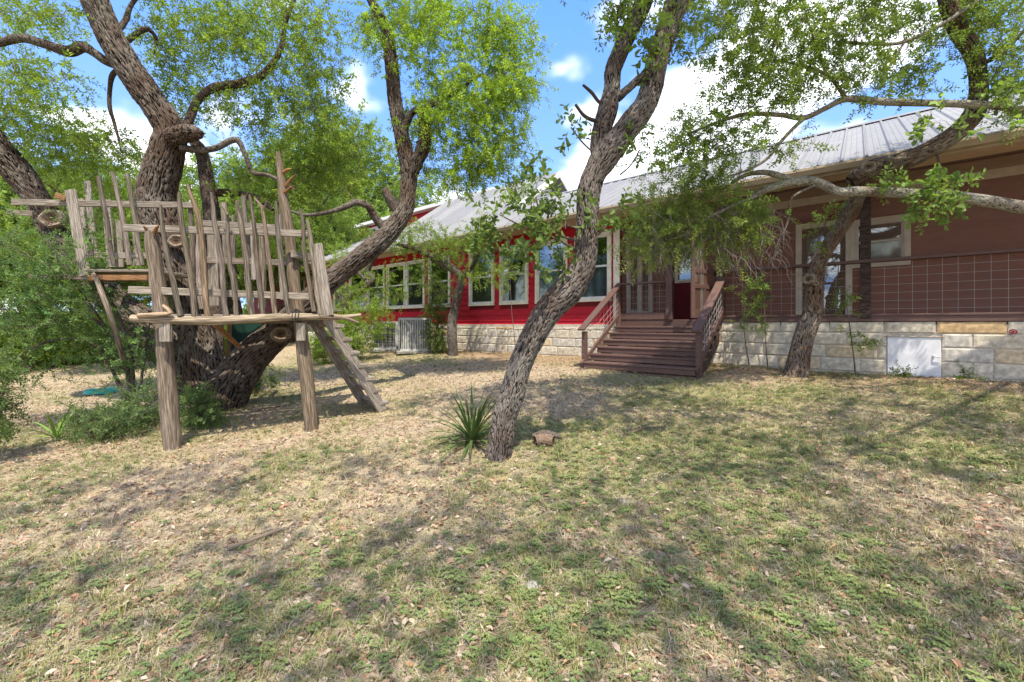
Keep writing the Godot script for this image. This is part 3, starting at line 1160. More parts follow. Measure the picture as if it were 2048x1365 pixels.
	hb(dr, "leaf", M.dark_brown, door[0] + 0.11, door[1] - 0.11, FLOOR + 0.01, door[3] - 0.11, pn - 0.034, pn - 0.005)
	hb(dr, "pane", M.glass, door[0] + 0.20, door[1] - 0.20, FLOOR + 0.25, door[3] - 0.25, pn - 0.02, pn + 0.002, 0.0)
	var en := node("front_door", house)
	hb(en, "frame", M.cream, entry[0], entry[0] + 0.08, FLOOR, entry[3], pn - 0.03, pn + 0.035)
	hb(en, "frame", M.cream, entry[1] - 0.08, entry[1], FLOOR, entry[3], pn - 0.03, pn + 0.035)
	hb(en, "leaf", M.dark_red, entry[0] + 0.085, entry[1] - 0.085, FLOOR + 0.01, entry[3] - 0.01, pn - 0.034, pn + 0.0)
	hb(en, "window_trim", M.cream, entry[0] + 0.16, entry[1] - 0.16, FLOOR + 0.98, FLOOR + 1.95, pn - 0.01, pn + 0.018)
	hb(en, "pane", M.glass, entry[0] + 0.25, entry[1] - 0.25, FLOOR + 1.07, FLOOR + 1.86, pn - 0.005, pn + 0.024, 0.0)
	# the end wall of the porch, towards the red wing, with a glazed double door
	var ew := node("porch_end_wall", house)
	hb(ew, "core", M.dark_red, SC - 0.16, SC - 0.03, FLOOR, 2.82, pn - 0.03, -0.165, 0.0)
	var q90 := Transform3D(Basis(Vector3.UP, PI / 2.0), Vector3(SC, 0, 0))
	var fd := [0.42, 1.92, FLOOR, 2.16]
	siding(ew, 0.16, -pn, FLOOR + 0.005, 2.63, -0.03, 0.15, [fd], M.porch_reds, q90)
	var gd := node("double_door", house)
	gd.transform = q90
	for k in 2:
		var a := 0.50 + k * 0.72
		hb(gd, "frame", M.white, a - 0.08, a, FLOOR, 2.08, -0.03, 0.03)
		hb(gd, "stile", M.white, a + 0.005, a + 0.10, FLOOR + 0.01, 2.07, -0.025, 0.012)
		hb(gd, "stile", M.white, a + 0.535, a + 0.63, FLOOR + 0.01, 2.07, -0.025, 0.012)
		hb(gd, "rail", M.white, a + 0.10, a + 0.535, FLOOR + 0.01, FLOOR + 0.24, -0.025, 0.012)
		hb(gd, "rail", M.white, a + 0.10, a + 0.535, 1.95, 2.07, -0.025, 0.012)
		hb(gd, "pane", M.glass, a + 0.10, a + 0.535, FLOOR + 0.24, 1.95, -0.02, -0.004, 0.0)
	hb(gd, "frame", M.white, 1.86, 1.94, FLOOR, 2.08, -0.03, 0.03)
	hb(gd, "head", M.white, 0.42, 1.94, 2.08, 2.17, -0.03, 0.035)
	# beam and posts
	hb(house, "porch_beam", M.brown[0], SC, SR, 2.44, 2.66, -0.06, 0.06)
	var sx := [-3.135, -2.13, 0.10, 2.75, 5.4]
	for k in sx.size():
		hb(house, "porch_post", M.dark_brown if k >= 2 else M.brown[1], sx[k] - 0.07, sx[k] + 0.07, FLOOR, 2.44, -0.068, 0.066)
	hb(house, "rim_board", M.brown[2], -2.1, SR, 0.045, 0.135, -0.03, 0.035)
	hb(house, "kerb_board", M.brown[0], -2.05, SR, 0.137, 0.172, -0.06, 0.05)
	hb(house, "rim_board", M.brown[1], SC, -2.1, -0.06, 0.062, -0.03, 0.028)
	var rail := node("porch_rail", house)
	hb(rail, "cap", M.brown[1], -2.06, SR, 1.025, 1.075, -0.07, 0.075, 0.006)
	wires(rail, -2.06, 0.03, 0.172, 1.035, 0.015, 0.165, 0.132)
	wires(rail, 0.17, 2.68, 0.172, 1.035, 0.015, 0.165, 0.132)
	wires(rail, 2.82, 5.3, 0.172, 1.035, 0.015, 0.165, 0.132)
	var rail2 := node("porch_rail", house)
	hb(rail2, "cap", M.brown[2], SC + 0.03, -3.205, 0.90, 0.945, -0.05, 0.055, 0.006)
	hb(rail2, "foot", M.brown[0], SC + 0.03, -3.205, FLOOR + 0.005, FLOOR + 0.16, -0.03, 0.03, 0.006)
	wires(rail2, SC + 0.03, -3.205, FLOOR + 0.16, 0.90, 0.01, 0.16, 0.132)
	# insect screen behind the posts, a hinged screen door at the steps
	hb(house, "insect_screen", M.screen, -2.06, SR, FLOOR, 2.44, -0.082, -0.080, 0.0)
	hb(house, "insect_screen", M.screen, SC + 0.02, -3.2, FLOOR, 2.44, -0.082, -0.080, 0.0)
	var sd := node("screen_door", house)
	sd.transform = Transform3D(Basis(Vector3.UP, deg_to_rad(72.0)), Vector3(-2.22, 0, -0.10))
	hb(sd, "stile", M.brown[2], -0.85, -0.76, FLOOR + 0.02, 2.1, -0.02, 0.02)
	hb(sd, "stile", M.brown[2], -0.09, 0.0, FLOOR + 0.02, 2.1, -0.02, 0.02)
	for q in [[0.12, 0.28], [0.70, 0.78], [1.0, 1.08], [2.0, 2.1]]:
		hb(sd, "rail", M.brown[1], -0.76, -0.09, q[0], q[1], -0.018, 0.018)
	hb(sd, "mullion", M.brown[1], -0.455, -0.405, 0.28, 0.70, -0.016, 0.016)
	hb(sd, "screen", M.screen, -0.76, -0.09, 0.28, 2.0, -0.002, 0.0, 0.0)
	# roof
	var PITCH := 0.475
	var EN := 0.62
	var EY := 2.60
	var RN := -3.9
	var RY := EY + (EN - RN) * PITCH
	var roof := node("roof", house)
	slab(roof, "roof_deck", M.tan, [[EN - 0.03, EY - 0.035], [RN, RY - 0.035], [RN, RY - 0.10], [EN - 0.03, EY - 0.10]], SL - 0.4, SR + 0.3)
	slab(roof, "rear_slope", M.roofs[1], [[RN - 0.01, RY], [RN - 6.0, RY - 2.85], [RN - 6.0, RY - 2.95], [RN - 0.01, RY - 0.10]], SL - 0.4, SR + 0.3)
	var s := SL - 0.4
	while s < SR + 0.2:
		roof_panel(roof, s, s + 0.91, EN + 0.04, EY - 0.018, RN, RY + 0.0, M.roofs[rng.randi() % 3])
		s += 0.914
	slab(roof, "ridge_cap", M.roofs[1], [[RN + 0.17, RY - 0.045], [RN, RY + 0.055], [RN - 0.17, RY - 0.045], [RN, RY + 0.01]], SL - 0.4, SR + 0.3)
	hb(roof, "soffit", M.ceiling, SL - 0.4, SR + 0.3, EY - 0.14, EY - 0.105, 0.02, EN - 0.06, 0.0)
	hb(roof, "fascia", M.tan, SL - 0.4, SR + 0.3, EY - 0.17, EY - 0.03, EN - 0.058, EN - 0.03)
	slab(roof, "gutter", M.tan, [[EN - 0.028, EY - 0.02], [EN + 0.10, EY - 0.02], [EN + 0.105, EY - 0.06], [EN + 0.07, EY - 0.135], [EN - 0.028, EY - 0.135]], SL - 0.4, SR + 0.3)
	# the far end and the back, so that the house is closed
	hb(house, "end_wall", M.reds[0], SL, SL + 0.16, -1.2, 2.6, -8.0, -0.17, 0.0)
	hb(house, "end_wall", M.porch_reds[0], SR - 0.16, SR, -1.2, 2.6, -8.0, pn - 0.19, 0.0)
	hb(house, "back_wall", M.reds[1], SL, SR, -1.2, 2.6, -8.2, -8.01, 0.0)
	# raised upper roof with its gable, and the taller red block beyond
	var up := node("upper_roof", house)
	var un := -(15.0 - 9.23)
	var uy := 6.38
	var ul := -16.5
	var ur := -9.66
	slab(up, "gable_wall", M.cream, [[un + 2.6, uy - 2.05], [un, uy - 0.22], [un - 2.6, uy - 2.05]], ur - 0.62, ur - 0.5)
	for sgn in [1.0, -1.0]:
		var lo := 3.34
		slab(up, "slope", M.roofs[0], [[un, uy - 0.03], [un + sgn * lo, uy - 0.03 - lo * 0.7], [un + sgn * lo, uy - 0.16 - lo * 0.7], [un, uy - 0.16]], ul, ur - 0.02)
		slab(up, "rake_board", M.white, [[un, uy + 0.02], [un + sgn * lo, uy + 0.02 - lo * 0.7], [un + sgn * lo, uy - 0.24 - lo * 0.7], [un, uy - 0.24]], ur - 0.018, ur + 0.03)
	s = ul
	while s < ur - 0.2:
		roof_panel(up, s, minf(s + 0.855, ur), un + 3.34, uy - 3.34 * 0.7, un, uy, M.roofs[rng.randi() % 3])
		s += 0.855
	var tower := node("tall_block", house)
	hb(tower, "wall", M.reds[0], -27.0, -14.7, 2.0, 6.75, -12.7, -7.27, 0.0)
	hb(tower, "eave", M.white, -27.4, -14.3, 6.752, 6.95, -13.1, -6.85)
	for k in 2:
		window(house, -26.2 + k * 1.7, -24.7 + k * 1.7, 5.2, 6.6, -7.24, 0.10, false)


func build_steps() -> void:
	rng.seed = 202
	var st := thing("porch_steps", house.position, "brown wooden steps with sloping handrails up to the porch door", "steps")
	st.rotation = house.rotation
	var a := -4.25
	var b := -2.12
	var rise := 0.141
	var run := 0.285
	for k in 6:
		var y := 0.10 - rise * (k + 1) + 0.0
		var n := 0.03 + run * k
		hb(st, "tread", M.brown[k % 3], a - 0.02 - 0.01 * k, b + 0.01 * k, y - 0.036, y, n, n + run + 0.025, 0.005)
	for k in 6:
		var y := 0.10 - rise * (k + 1)
		var n := 0.03 + run * (k + 1) + 0.0
		hb(st, "riser", M.brown[(k + 1) % 3], a + 0.0, b, y - 0.125, y - 0.038, n - 0.03, n + 0.012, 0.004)
	hb(st, "base_plate", M.brown[1], a - 0.12, b + 0.06, -1.06, -0.888, 1.72, 1.86, 0.006)
	for s in [a + 0.02, (a + b) * 0.5, b - 0.06]:
		var mb := MB.new()
		var poly := []
		slab(st, "stringer", M.dark_brown, [[0.03, -0.10], [1.70, -0.10 - 1.67 * rise / run], [1.70, -1.0], [1.30, -1.0], [0.03, -0.36]], s, s + 0.04)
	for side in 2:
		var s: float = a - 0.03 if side == 0 else b + 0.03
		hb(st, "newel_post", M.brown[side], s - 0.045, s + 0.045, -1.0, -0.14, 1.60, 1.69, 0.005)
		if side == 0:
			hb(st, "newel_post", M.brown[2], s - 0.045, s + 0.045, -0.05, 0.90, 0.03, 0.12, 0.005)
		var lo := Vector3(s, EYE - 0.135 + 0.02, 1.80)
		var hi := Vector3(s, EYE + 0.945, 0.0)
		var d := (hi - lo)
		var ln := d.length()
		var bz := d.normalized()
		var bs := Basis(bz, bz.cross(Vector3(1, 0, 0)).normalized() * -1.0, Vector3(1, 0, 0))
		bs.y = bs.z.cross(bs.x)
		var rb := MB.new()
		rb.cbox(Vector3(ln, 0.042, 0.15), 0.006)
		mi("handrail", rb.done(), M.brown[side + 1], st, Transform3D(bs, (lo + hi) * 0.5))
		rb = MB.new()
		rb.cbox(Vector3(ln * 0.98, 0.09, 0.04), 0.005)
		mi("lower_rail", rb.done(), M.brown[side], st, Transform3D(bs, (lo + hi) * 0.5 + Vector3(0, -0.70, 0)))
		var wb := MB.new()
		var rr := PackedFloat32Array([0.0032, 0.0032])
		for k in range(1, 11):
			var t := k / 11.0
			var p := lo.lerp(hi, t)
			wb.tube(PackedVector3Array([p + Vector3(0, -0.68, 0), p + Vector3(0, -0.02, 0)]), rr, 5)
		for k in range(1, 5):
			var o := Vector3(0.006, -0.02 - k * 0.132, 0)
			wb.tube(PackedVector3Array([lo.lerp(hi, 0.05) + o, lo.lerp(hi, 0.98) + o]), rr, 5)
		mi("wire_panel", wb.done(), M.wire, st)


# ---------------------------------------------------------------- the oaks
func build_trees() -> void:
	# 1. the great oak that carries the treehouse
	rng.seed = 301
	var foot := at(418, 812, 6.7)
	var t1 := thing("live_oak", on_ground(foot.x, foot.z), "largest oak, with several thick furrowed stems rising through the treehouse", "tree")
	var n1 := []
	var big := {"seg": 0.019, "ring": 0.026, "deep": 0.042, "ur": 0.46, "vr": 3.3, "grey": 0.34}
	var bigf: Dictionary = big.duplicate()
	bigf.flare = 0.30
	wood(t1, "trunk", [[425, 850, 6.7, 66.7], [424, 805, 6.7, 60.2], [405, 740, 6.68, 50.5], [392, 665, 6.65, 39.8], [374, 590, 6.62, 36.6], [345, 510, 6.6, 38.7], [320, 445, 6.58, 45.2], [312, 395, 6.56, 46.2], [322, 342, 6.54, 44.1], [334, 298, 6.52, 39.8], [338, 258, 6.5, 35.5], [303, 202, 6.45, 33.3], [262, 142, 6.4, 33.3], [220, 72, 6.3, 32.3], [189, 0, 6.2, 33.3], [165, -80, 6.1, 30.1], [120, -190, 6, 23.7], [100, -300, 5.9, 15.1]], bigf, n1)
	wood(t1, "stem", [[400, 835, 6.75, 58.1], [385, 770, 6.85, 49.5], [310, 668, 6.95, 38.7], [228, 602, 7, 33.3], [160, 535, 6.95, 31.2], [110, 468, 6.9, 30.1], [78, 405, 6.8, 31.2], [35, 345, 6.7, 36.6], [-25, 275, 6.5, 37.6], [-90, 170, 6.3, 34.4], [-140, 40, 6.1, 28.0], [-160, -90, 6, 19.4]], big, n1)
	wood(t1, "stem", [[440, 838, 6.66, 55.9], [462, 770, 6.66, 50.5], [505, 712, 6.66, 39.8], [555, 668, 6.68, 32.3], [612, 610, 6.75, 26.9], [665, 558, 6.9, 22.6], [722, 514, 7.05, 21.5], [778, 466, 7.2, 20.4], [808, 420, 7.3, 17.7], [816, 380, 7.35, 16.1], [818, 345, 7.4, 17.2], [806, 285, 7.4, 15.1], [790, 205, 7.4, 14.5], [783, 130, 7.35, 13.4], [771, 60, 7.3, 10.8], [742, 0, 7.2, 8.6], [715, -70, 7.1, 6.0]], big, n1)
	wood(t1, "limb", [[820, 356, 7.4, 14], [833, 322, 7.4, 14], [847, 295, 7.35, 14], [850, 250, 7.3, 13], [842, 216, 7.3, 10]], big, n1)
	wood(t1, "limb", [[806, 290, 7.4, 9], [812, 250, 7.35, 8], [828, 222, 7.3, 7], [850, 216, 7.25, 5], [900, 190, 7.3, 4], [960, 150, 7.3, 3]], {"deep": 0.006, "grey": 0.4}, n1)
	wood(t1, "limb", [[772, 464, 7.2, 9], [748, 432, 7.1, 9], [735, 412, 7.0, 8], [712, 405, 6.95, 7], [695, 412, 6.9, 6], [660, 424, 6.85, 4], [610, 430, 6.8, 3], [570, 418, 6.8, 2]], {"deep": 0.008, "grey": 0.45}, n1)
	wood(t1, "stem", [[425, 760, 6.9, 24], [428, 640, 7.1, 21], [427, 540, 7.25, 20], [424, 440, 7.3, 19], [416, 380, 7.3, 18], [404, 310, 7.25, 15], [388, 284, 7.0, 12]], {"seg": 0.02, "deep": 0.022, "grey": 0.25, "dark": Color(0.16, 0.13, 0.11)}, n1)
	wood(t1, "limb", [[368, 268, 6.4, 13], [382, 230, 6.5, 10], [396, 200, 6.6, 9], [428, 175, 6.7, 9], [480, 167, 6.8, 9], [526, 148, 6.9, 8], [560, 100, 6.9, 6], [572, 40, 6.9, 5], [600, -30, 6.9, 4]], {"deep": 0.008, "grey": 0.25}, n1)
	wood(t1, "limb", [[362, 296, 6.4, 8], [395, 300, 6.4, 7], [430, 297, 6.4, 6], [472, 280, 6.45, 6], [492, 315, 6.5, 5], [505, 345, 6.55, 5], [540, 352, 6.6, 4], [590, 380, 6.7, 2]], {"deep": 0.007, "grey": 0.5}, n1)
	wood(t1, "limb", [[435, 385, 7.3, 9], [470, 388, 7.3, 8], [510, 395, 7.3, 6], [545, 420, 7.2, 4]], {"deep": 0.006, "grey": 0.2}, n1)
	wood(t1, "limb", [[246, 132, 6.38, 11], [215, 124, 6.35, 10], [188, 106, 6.3, 10], [165, 94, 6.3, 11], [135, 103, 6.25, 11], [88, 88, 6.2, 10], [42, 76, 6.15, 9], [0, 86, 6.1, 8], [-60, 100, 6.0, 6]], {"deep": 0.010, "grey": 0.35}, n1)
	wood(t1, "limb", [[252, 132, 6.4, 7], [226, 148, 6.45, 6], [219, 180, 6.5, 5], [219, 215, 6.5, 5], [228, 246, 6.55, 4], [240, 290, 6.6, 2]], {"deep": 0.004, "grey": 0.2}, n1)
	wood(t1, "limb", [[236, 60, 6.35, 8], [252, 38, 6.5, 7], [262, 10, 6.6, 5], [300, -40, 6.7, 4]], {"deep": 0.005, "grey": 0.3}, n1)
	wood(t1, "limb", [[250, 85, 6.5, 6], [290, 58, 6.6, 5], [312, 78, 6.7, 4], [308, 110, 6.8, 2]], {"deep": 0.004, "grey": 0.3}, n1)
	wood(t1, "burl", [[345, 275, 6.4, 20], [368, 268, 6.3, 18], [384, 266, 6.25, 15], [395, 267, 6.2, 11], [401, 269, 6.18, 6]], {"deep": 0.045, "grey": 0.3, "seg": 0.012, "ring": 0.015, "ur": 0.5, "vr": 0.7}, [])
	wood(t1, "snag", [[790, 420, 7.25, 11], [780, 398, 7.2, 11], [773, 385, 7.2, 9], [770, 376, 7.2, 5]], {"deep": 0.01, "grey": 0.4}, [])
	scar(t1, at(102, 437, 6.70), Vector3(0.45, -0.05, 1), 0.125)
	scar(t1, at(286, 440, 6.44), Vector3(-0.15, 0.1, 1), 0.12)
	scar(t1, at(352, 482, 6.36), Vector3(0.45, 0.0, 1), 0.085)
	scar(t1, at(560, 668, 6.46), Vector3(0.35, 0.05, 1), 0.105)
	crown(t1, n1, [[400, 55, 6.9, 130, 80, 0.9, 60], [560, 60, 7.1, 130, 95, 1.0, 75], [625, 180, 7.2, 85, 85, 0.8, 46], [470, 200, 7.2, 120, 60, 0.7, 44], [330, -90, 6.5, 230, 70, 1.1, 50], [600, 270, 7.4, 110, 60, 0.7, 44], [545, 365, 7.6, 100, 60, 0.7, 46], [655, 350, 7.9, 80, 80, 0.8, 46], [700, 300, 8.4, 60, 60, 0.7, 24], [360, 170, 7.2, 60, 90, 0.5, 24],
		[60, 30, 6.5, 110, 40, 0.8, 26], [70, 160, 6.6, 100, 50, 0.8, 32], [140, 262, 7.2, 90, 60, 0.7, 34], [30, 230, 6.9, 60, 70, 0.6, 22], [215, 325, 7.6, 90, 60, 0.7, 34], [110, 340, 7.9, 100, 45, 0.8, 26], [200, 420, 7.8, 100, 60, 0.6, 26], [480, 480, 8.2, 120, 60, 0.8, 26]], {"seed": 311, "per": 9, "spread": 0.26, "tint": Color(0.232, 0.319, 0.055), "alt": Color(0.406, 0.466, 0.086)})
	# its right stem carries a separate, yellower head
	crown(t1, n1, [[800, 60, 7.5, 90, 75, 0.8, 50], [905, 40, 7.6, 120, 65, 0.8, 64], [940, 165, 7.5, 130, 85, 0.9, 100], [1030, 150, 7.4, 70, 80, 0.7, 44], [865, 225, 7.6, 70, 60, 0.7, 40], [980, 260, 7.5, 100, 70, 0.8, 62], [905, 330, 7.6, 80, 60, 0.7, 40], [1005, 335, 7.5, 80, 50, 0.6, 28], [1010, 50, 7.4, 70, 45, 0.6, 26], [870, -60, 7.3, 180, 50, 0.9, 30], [720, 40, 7.2, 40, 50, 0.4, 8]], {"seed": 312, "per": 9, "spread": 0.25, "droop": 0.55, "tint": Color(0.319, 0.408, 0.057), "alt": Color(0.531, 0.551, 0.086)})

	# 2. the leaning oak in the middle, the nearest tree
	rng.seed = 302
	foot = at(998, 925, 4.0)
	var t2 := thing("live_oak", on_ground(foot.x, foot.z), "slender oak with a bent trunk forking in two, closest to the camera, beside a yucca", "tree")
	var n2 := []
	var near := {"seg": 0.0095, "ring": 0.0125, "deep": 0.019, "ur": 0.25, "vr": 1.6, "grey": 0.40, "dark": Color(0.15, 0.125, 0.108), "pale": Color(0.29, 0.275, 0.25)}
	var nearf: Dictionary = near.duplicate()
	nearf.flare = 0.26
	wood(t2, "trunk", [[994, 950, 4.0, 26.0], [997, 915, 4.0, 25.1], [1003, 875, 4.0, 24.6], [1011, 830, 4.0, 24.2], [1026, 785, 4.0, 25.6], [1037, 740, 4.0, 24.2], [1051, 706, 4.0, 25.1], [1070, 668, 4.0, 26.5], [1099, 618, 4.0, 29.8], [1135, 580, 3.99, 32.6], [1161, 545, 3.98, 28.8], [1172, 505, 3.98, 25.1], [1175, 440, 4.0, 23.2], [1178, 385, 4.0, 26.0], [1190, 348, 4.0, 26.0], [1212, 312, 4.02, 30.7], [1236, 282, 4.04, 28.8], [1264, 246, 4.06, 27.9], [1289, 211, 4.08, 26.0], [1303, 176, 4.1, 25.6], [1310, 141, 4.1, 24.6], [1321, 100, 4.1, 23.2], [1340, 45, 4.12, 24.2], [1356, 0, 4.12, 25.1], [1385, -70, 4.1, 22.3], [1420, -170, 4.0, 16.7], [1440, -300, 3.9, 10.2]], nearf, n2)
	wood(t2, "stem", [[1206, 330, 4.05, 22.3], [1200, 295, 4.08, 20.5], [1204, 262, 4.1, 20.5], [1216, 218, 4.12, 21.4], [1224, 176, 4.14, 18.6], [1226, 141, 4.15, 18.6], [1240, 105, 4.16, 18.6], [1257, 66, 4.18, 18.1], [1274, 32, 4.2, 18.6], [1288, 0, 4.2, 19.5], [1300, -60, 4.25, 16.7], [1290, -160, 4.3, 11.2], [1270, -280, 4.3, 6.5]], near, n2)
	wood(t2, "limb", [[1234, 196, 4.12, 11], [1256, 178, 4.1, 9], [1276, 160, 4.1, 9], [1298, 146, 4.1, 11]], near, [])
	wood(t2, "snag", [[1212, 208, 4.1, 4], [1198, 204, 4.08, 3.4], [1184, 186, 4.05, 3.4], [1166, 170, 4.0, 2.6]], {"seg": 0.008, "ring": 0.012, "deep": 0.004, "grey": 0.2, "ur": 0.1, "vr": 0.2}, [])
	wood(t2, "snag", [[1204, 240, 4.1, 4.4], [1188, 241, 4.05, 3.8], [1168, 231, 4.0, 3.6], [1151, 209, 3.96, 2.8]], {"seg": 0.008, "ring": 0.012, "deep": 0.004, "grey": 0.25, "ur": 0.1, "vr": 0.2}, [])
	for r in [[1190, -190, 4.4, -250, -60], [1330, -260, 4.2, 180, -120], [1440, -200, 3.6, 300, 60]]:
		wood(t2, "limb", [[1300 + r[3] * 0.1, -120, 4.15, 10], [1300 + r[3] * 0.5, -190 + r[4] * 0.4, lerpf(4.15, r[2], 0.5) - 0.4, 8], [1300 + r[3] * 1.2, -250 + r[4], r[2] - 1.1, 5]], {"deep": 0.006, "grey": 0.4}, n2)
	crown(t2, n2, [[Vector3(1.5, 6.0, -4.0), Vector3(1.6, 1.0, 1.3), 150], [Vector3(0.1, 6.1, -3.6), Vector3(1.1, 0.8, 1.0), 60], [Vector3(2.4, 5.9, -2.7), Vector3(1.3, 0.9, 1.0), 70], [1245, 28, 4.1, 24, 22, 0.2, 6], [1345, 40, 4.0, 60, 30, 0.4, 6]], {"seed": 321, "per": 9, "spread": 0.26, "tint": Color(0.193, 0.267, 0.061), "alt": Color(0.309, 0.353, 0.086)})
	# leafy shoots from its trunk: larger leaves, thin stems
	var shoots := []
	for q in [[[1150, 480, 3.97, 3], [1120, 470, 3.9, 2.4], [1085, 440, 3.85, 2], [1072, 395, 3.8, 1.6]], [[1152, 500, 3.97, 3], [1105, 475, 3.8, 2.2], [1050, 455, 3.7, 1.8], [1000, 430, 3.6, 1.2]], [[1150, 456, 3.97, 2.4], [1128, 452, 3.9, 2], [1100, 470, 3.8, 1.6], [1050, 500, 3.75, 1.2]], [[1196, 470, 3.9, 2.4], [1225, 440, 3.85, 1.8], [1242, 420, 3.8, 1.2]], [[1192, 310, 4.0, 2], [1165, 285, 3.95, 1.6], [1142, 255, 3.9, 1.2]], [[1285, 190, 4.1, 2], [1300, 120, 4.0, 1.6], [1290, 90, 4.0, 1.2]], [[1240, 350, 4.0, 2], [1262, 330, 3.95, 1.4], [1280, 300, 3.9, 1.2]]]:
		wood(t2, "shoot", q, {"deep": 0.001, "seg": 0.006, "ring": 0.04, "grey": 0.5, "dark": Color(0.22, 0.14, 0.10)}, shoots)
	crown(t2, shoots, [[1075, 390, 3.8, 55, 60, 0.3, 18], [1030, 450, 3.75, 90, 40, 0.3, 18], [1110, 440, 3.85, 40, 40, 0.25, 8], [1070, 510, 3.8, 80, 35, 0.3, 12], [965, 440, 3.65, 50, 40, 0.2, 6], [1240, 440, 3.85, 30, 40, 0.2, 6], [1142, 255, 3.9, 18, 14, 0.1, 3], [1165, 290, 3.9, 12, 10, 0.1, 1], [1290, 110, 4.0, 22, 26, 0.15, 5], [1200, 440, 3.78, 30, 40, 0.1, 4], [1275, 290, 3.9, 20, 30, 0.15, 4], [1255, 25, 4.0, 25, 18, 0.15, 6], [1350, 70, 3.95, 25, 40, 0.2, 5]], {"seed": 322, "scale": 0.82, "per": 2, "spread": 0.09, "droop": 0.1, "mesh": L.twig_big, "tint": Color(0.126, 0.188, 0.053), "alt": Color(0.218, 0.255, 0.068), "thick": 0.45, "wood": M.grey_twig, "fine": false})

	# 3. the leaning oak against the porch
	rng.seed = 303
	foot = at(1594, 742, 7.0)
	var t3 := thing("live_oak", on_ground(foot.x, foot.z), "leaning oak growing in front of the porch rail, bending right with sawn-off stubs", "tree")
	var n3 := []
	var mid := {"seg": 0.013, "ring": 0.018, "deep": 0.021, "ur": 0.30, "vr": 2.0, "grey": 0.36, "dark": Color(0.21, 0.15, 0.108), "pale": Color(0.31, 0.28, 0.235)}
	var midf: Dictionary = mid.duplicate()
	midf.flare = 0.3
	wood(t3, "trunk", [[1590, 760, 7.0, 25], [1594, 738, 7.0, 24], [1604, 690, 7.0, 23], [1615, 655, 6.98, 23], [1626, 622, 6.95, 22], [1628, 582, 6.9, 21], [1633, 550, 6.85, 19.5], [1641, 520, 6.78, 18], [1660, 488, 6.7, 17], [1683, 455, 6.6, 16], [1704, 421, 6.5, 16.5], [1716, 390, 6.4, 17], [1722, 362, 6.3, 19], [1740, 341, 6.2, 22], [1772, 332, 6.08, 23], [1808, 322, 5.95, 22], [1860, 299, 5.8, 21], [1912, 267, 5.65, 22], [1946, 231, 5.55, 24], [1957, 193, 5.5, 23], [1957, 151, 5.45, 22], [1947, 105, 5.42, 22], [1920, 62, 5.4, 22], [1900, 18, 5.35, 20], [1885, -40, 5.3, 18], [1860, -130, 5.2, 14], [1850, -240, 5.1, 9]], midf, n3)
	wood(t3, "stub", [[1755, 338, 6.15, 19], [1728, 346, 6.15, 18], [1704, 360, 6.14, 16]], mid, [])
	scar(t3, at(1738, 333, 6.04), Vector3(-0.4, 0.25, 1), 0.075)
	scar(t3, at(1792, 312, 5.92), Vector3(-0.1, 0.8, 0.6), 0.08)
	scar(t3, at(1617, 558, 6.80), Vector3(-0.95, 0.1, 0.6), 0.075)
	scar(t3, at(1633, 567, 6.75), Vector3(-0.3, 0.0, 1), 0.032)
	wood(t3, "limb", [[1908, 30, 5.38, 8], [1960, -10, 5.3, 7], [2040, -40, 5.2, 5], [2100, -90, 5.1, 3]], {"deep": 0.006, "grey": 0.4}, n3)
	wood(t3, "limb", [[1955, 130, 5.43, 6], [2000, 110, 5.3, 5], [2050, 60, 5.2, 4]], {"deep": 0.005, "grey": 0.4}, n3)
	crown(t3, n3, [[1840, 40, 5.6, 110, 60, 0.6, 27], [1990, 50, 5.3, 80, 60, 0.5, 28], [2010, 140, 5.3, 60, 50, 0.4, 17], [1880, -90, 5.3, 200, 60, 0.8, 48], [1800, 150, 5.6, 70, 40, 0.4, 9], [2040, 230, 5.3, 50, 40, 0.3, 6]], {"seed": 331, "per": 8, "spread": 0.25, "tint": Color(0.193, 0.259, 0.061), "alt": Color(0.347, 0.380, 0.086)})
	var sh := []
	for q in [[[1668, 470, 6.9, 2.5], [1680, 430, 6.8, 1.8], [1700, 400, 6.75, 1.2]], [[1655, 500, 6.9, 2.5], [1650, 470, 6.8, 1.8], [1652, 440, 6.75, 1.2]], [[1872, 300, 5.8, 3], [1880, 330, 5.7, 2.5], [1885, 365, 5.6, 2]], [[1778, 335, 6.0, 2], [1775, 360, 5.9, 1.6]]]:
		wood(t3, "shoot", q, {"deep": 0.001, "seg": 0.007, "ring": 0.05, "grey": 0.5}, sh)
	crown(t3, sh, [[1655, 455, 6.75, 22, 35, 0.15, 8], [1690, 410, 6.75, 20, 14, 0.15, 3], [1780, 368, 5.75, 26, 14, 0.15, 7]], {"seed": 332, "per": 3, "spread": 0.10, "droop": 0.0, "tint": Color(0.252, 0.315, 0.075), "alt": Color(0.370, 0.390, 0.105), "thick": 0.5})

	# 4. the oak outside the right edge whose limbs cross the picture
	rng.seed = 304
	foot = Vector3(8.6, 0, -4.6)
	var t4 := thing("live_oak", on_ground(foot.x, foot.z), "oak at the right edge whose two lichened limbs reach across in front of the porch", "tree")
	var n4 := []
	var lich := {"seg": 0.010, "ring": 0.014, "deep": 0.010, "ur": 0.3, "vr": 0.8, "grey": 0.66, "pale": Color(0.50, 0.51, 0.44), "dark": Color(0.26, 0.20, 0.15)}
	wood3(t4, "trunk", [[on_ground(8.6, -4.6, -0.1), 0.24], [Vector3(8.5, 1.6, -4.6), 0.19], [Vector3(8.2, 2.9, -4.7), 0.17], [Vector3(8.3, 4.2, -4.4), 0.12], [Vector3(7.9, 5.4, -4.0), 0.08], [Vector3(7.2, 6.2, -3.4), 0.04]], midf, n4)
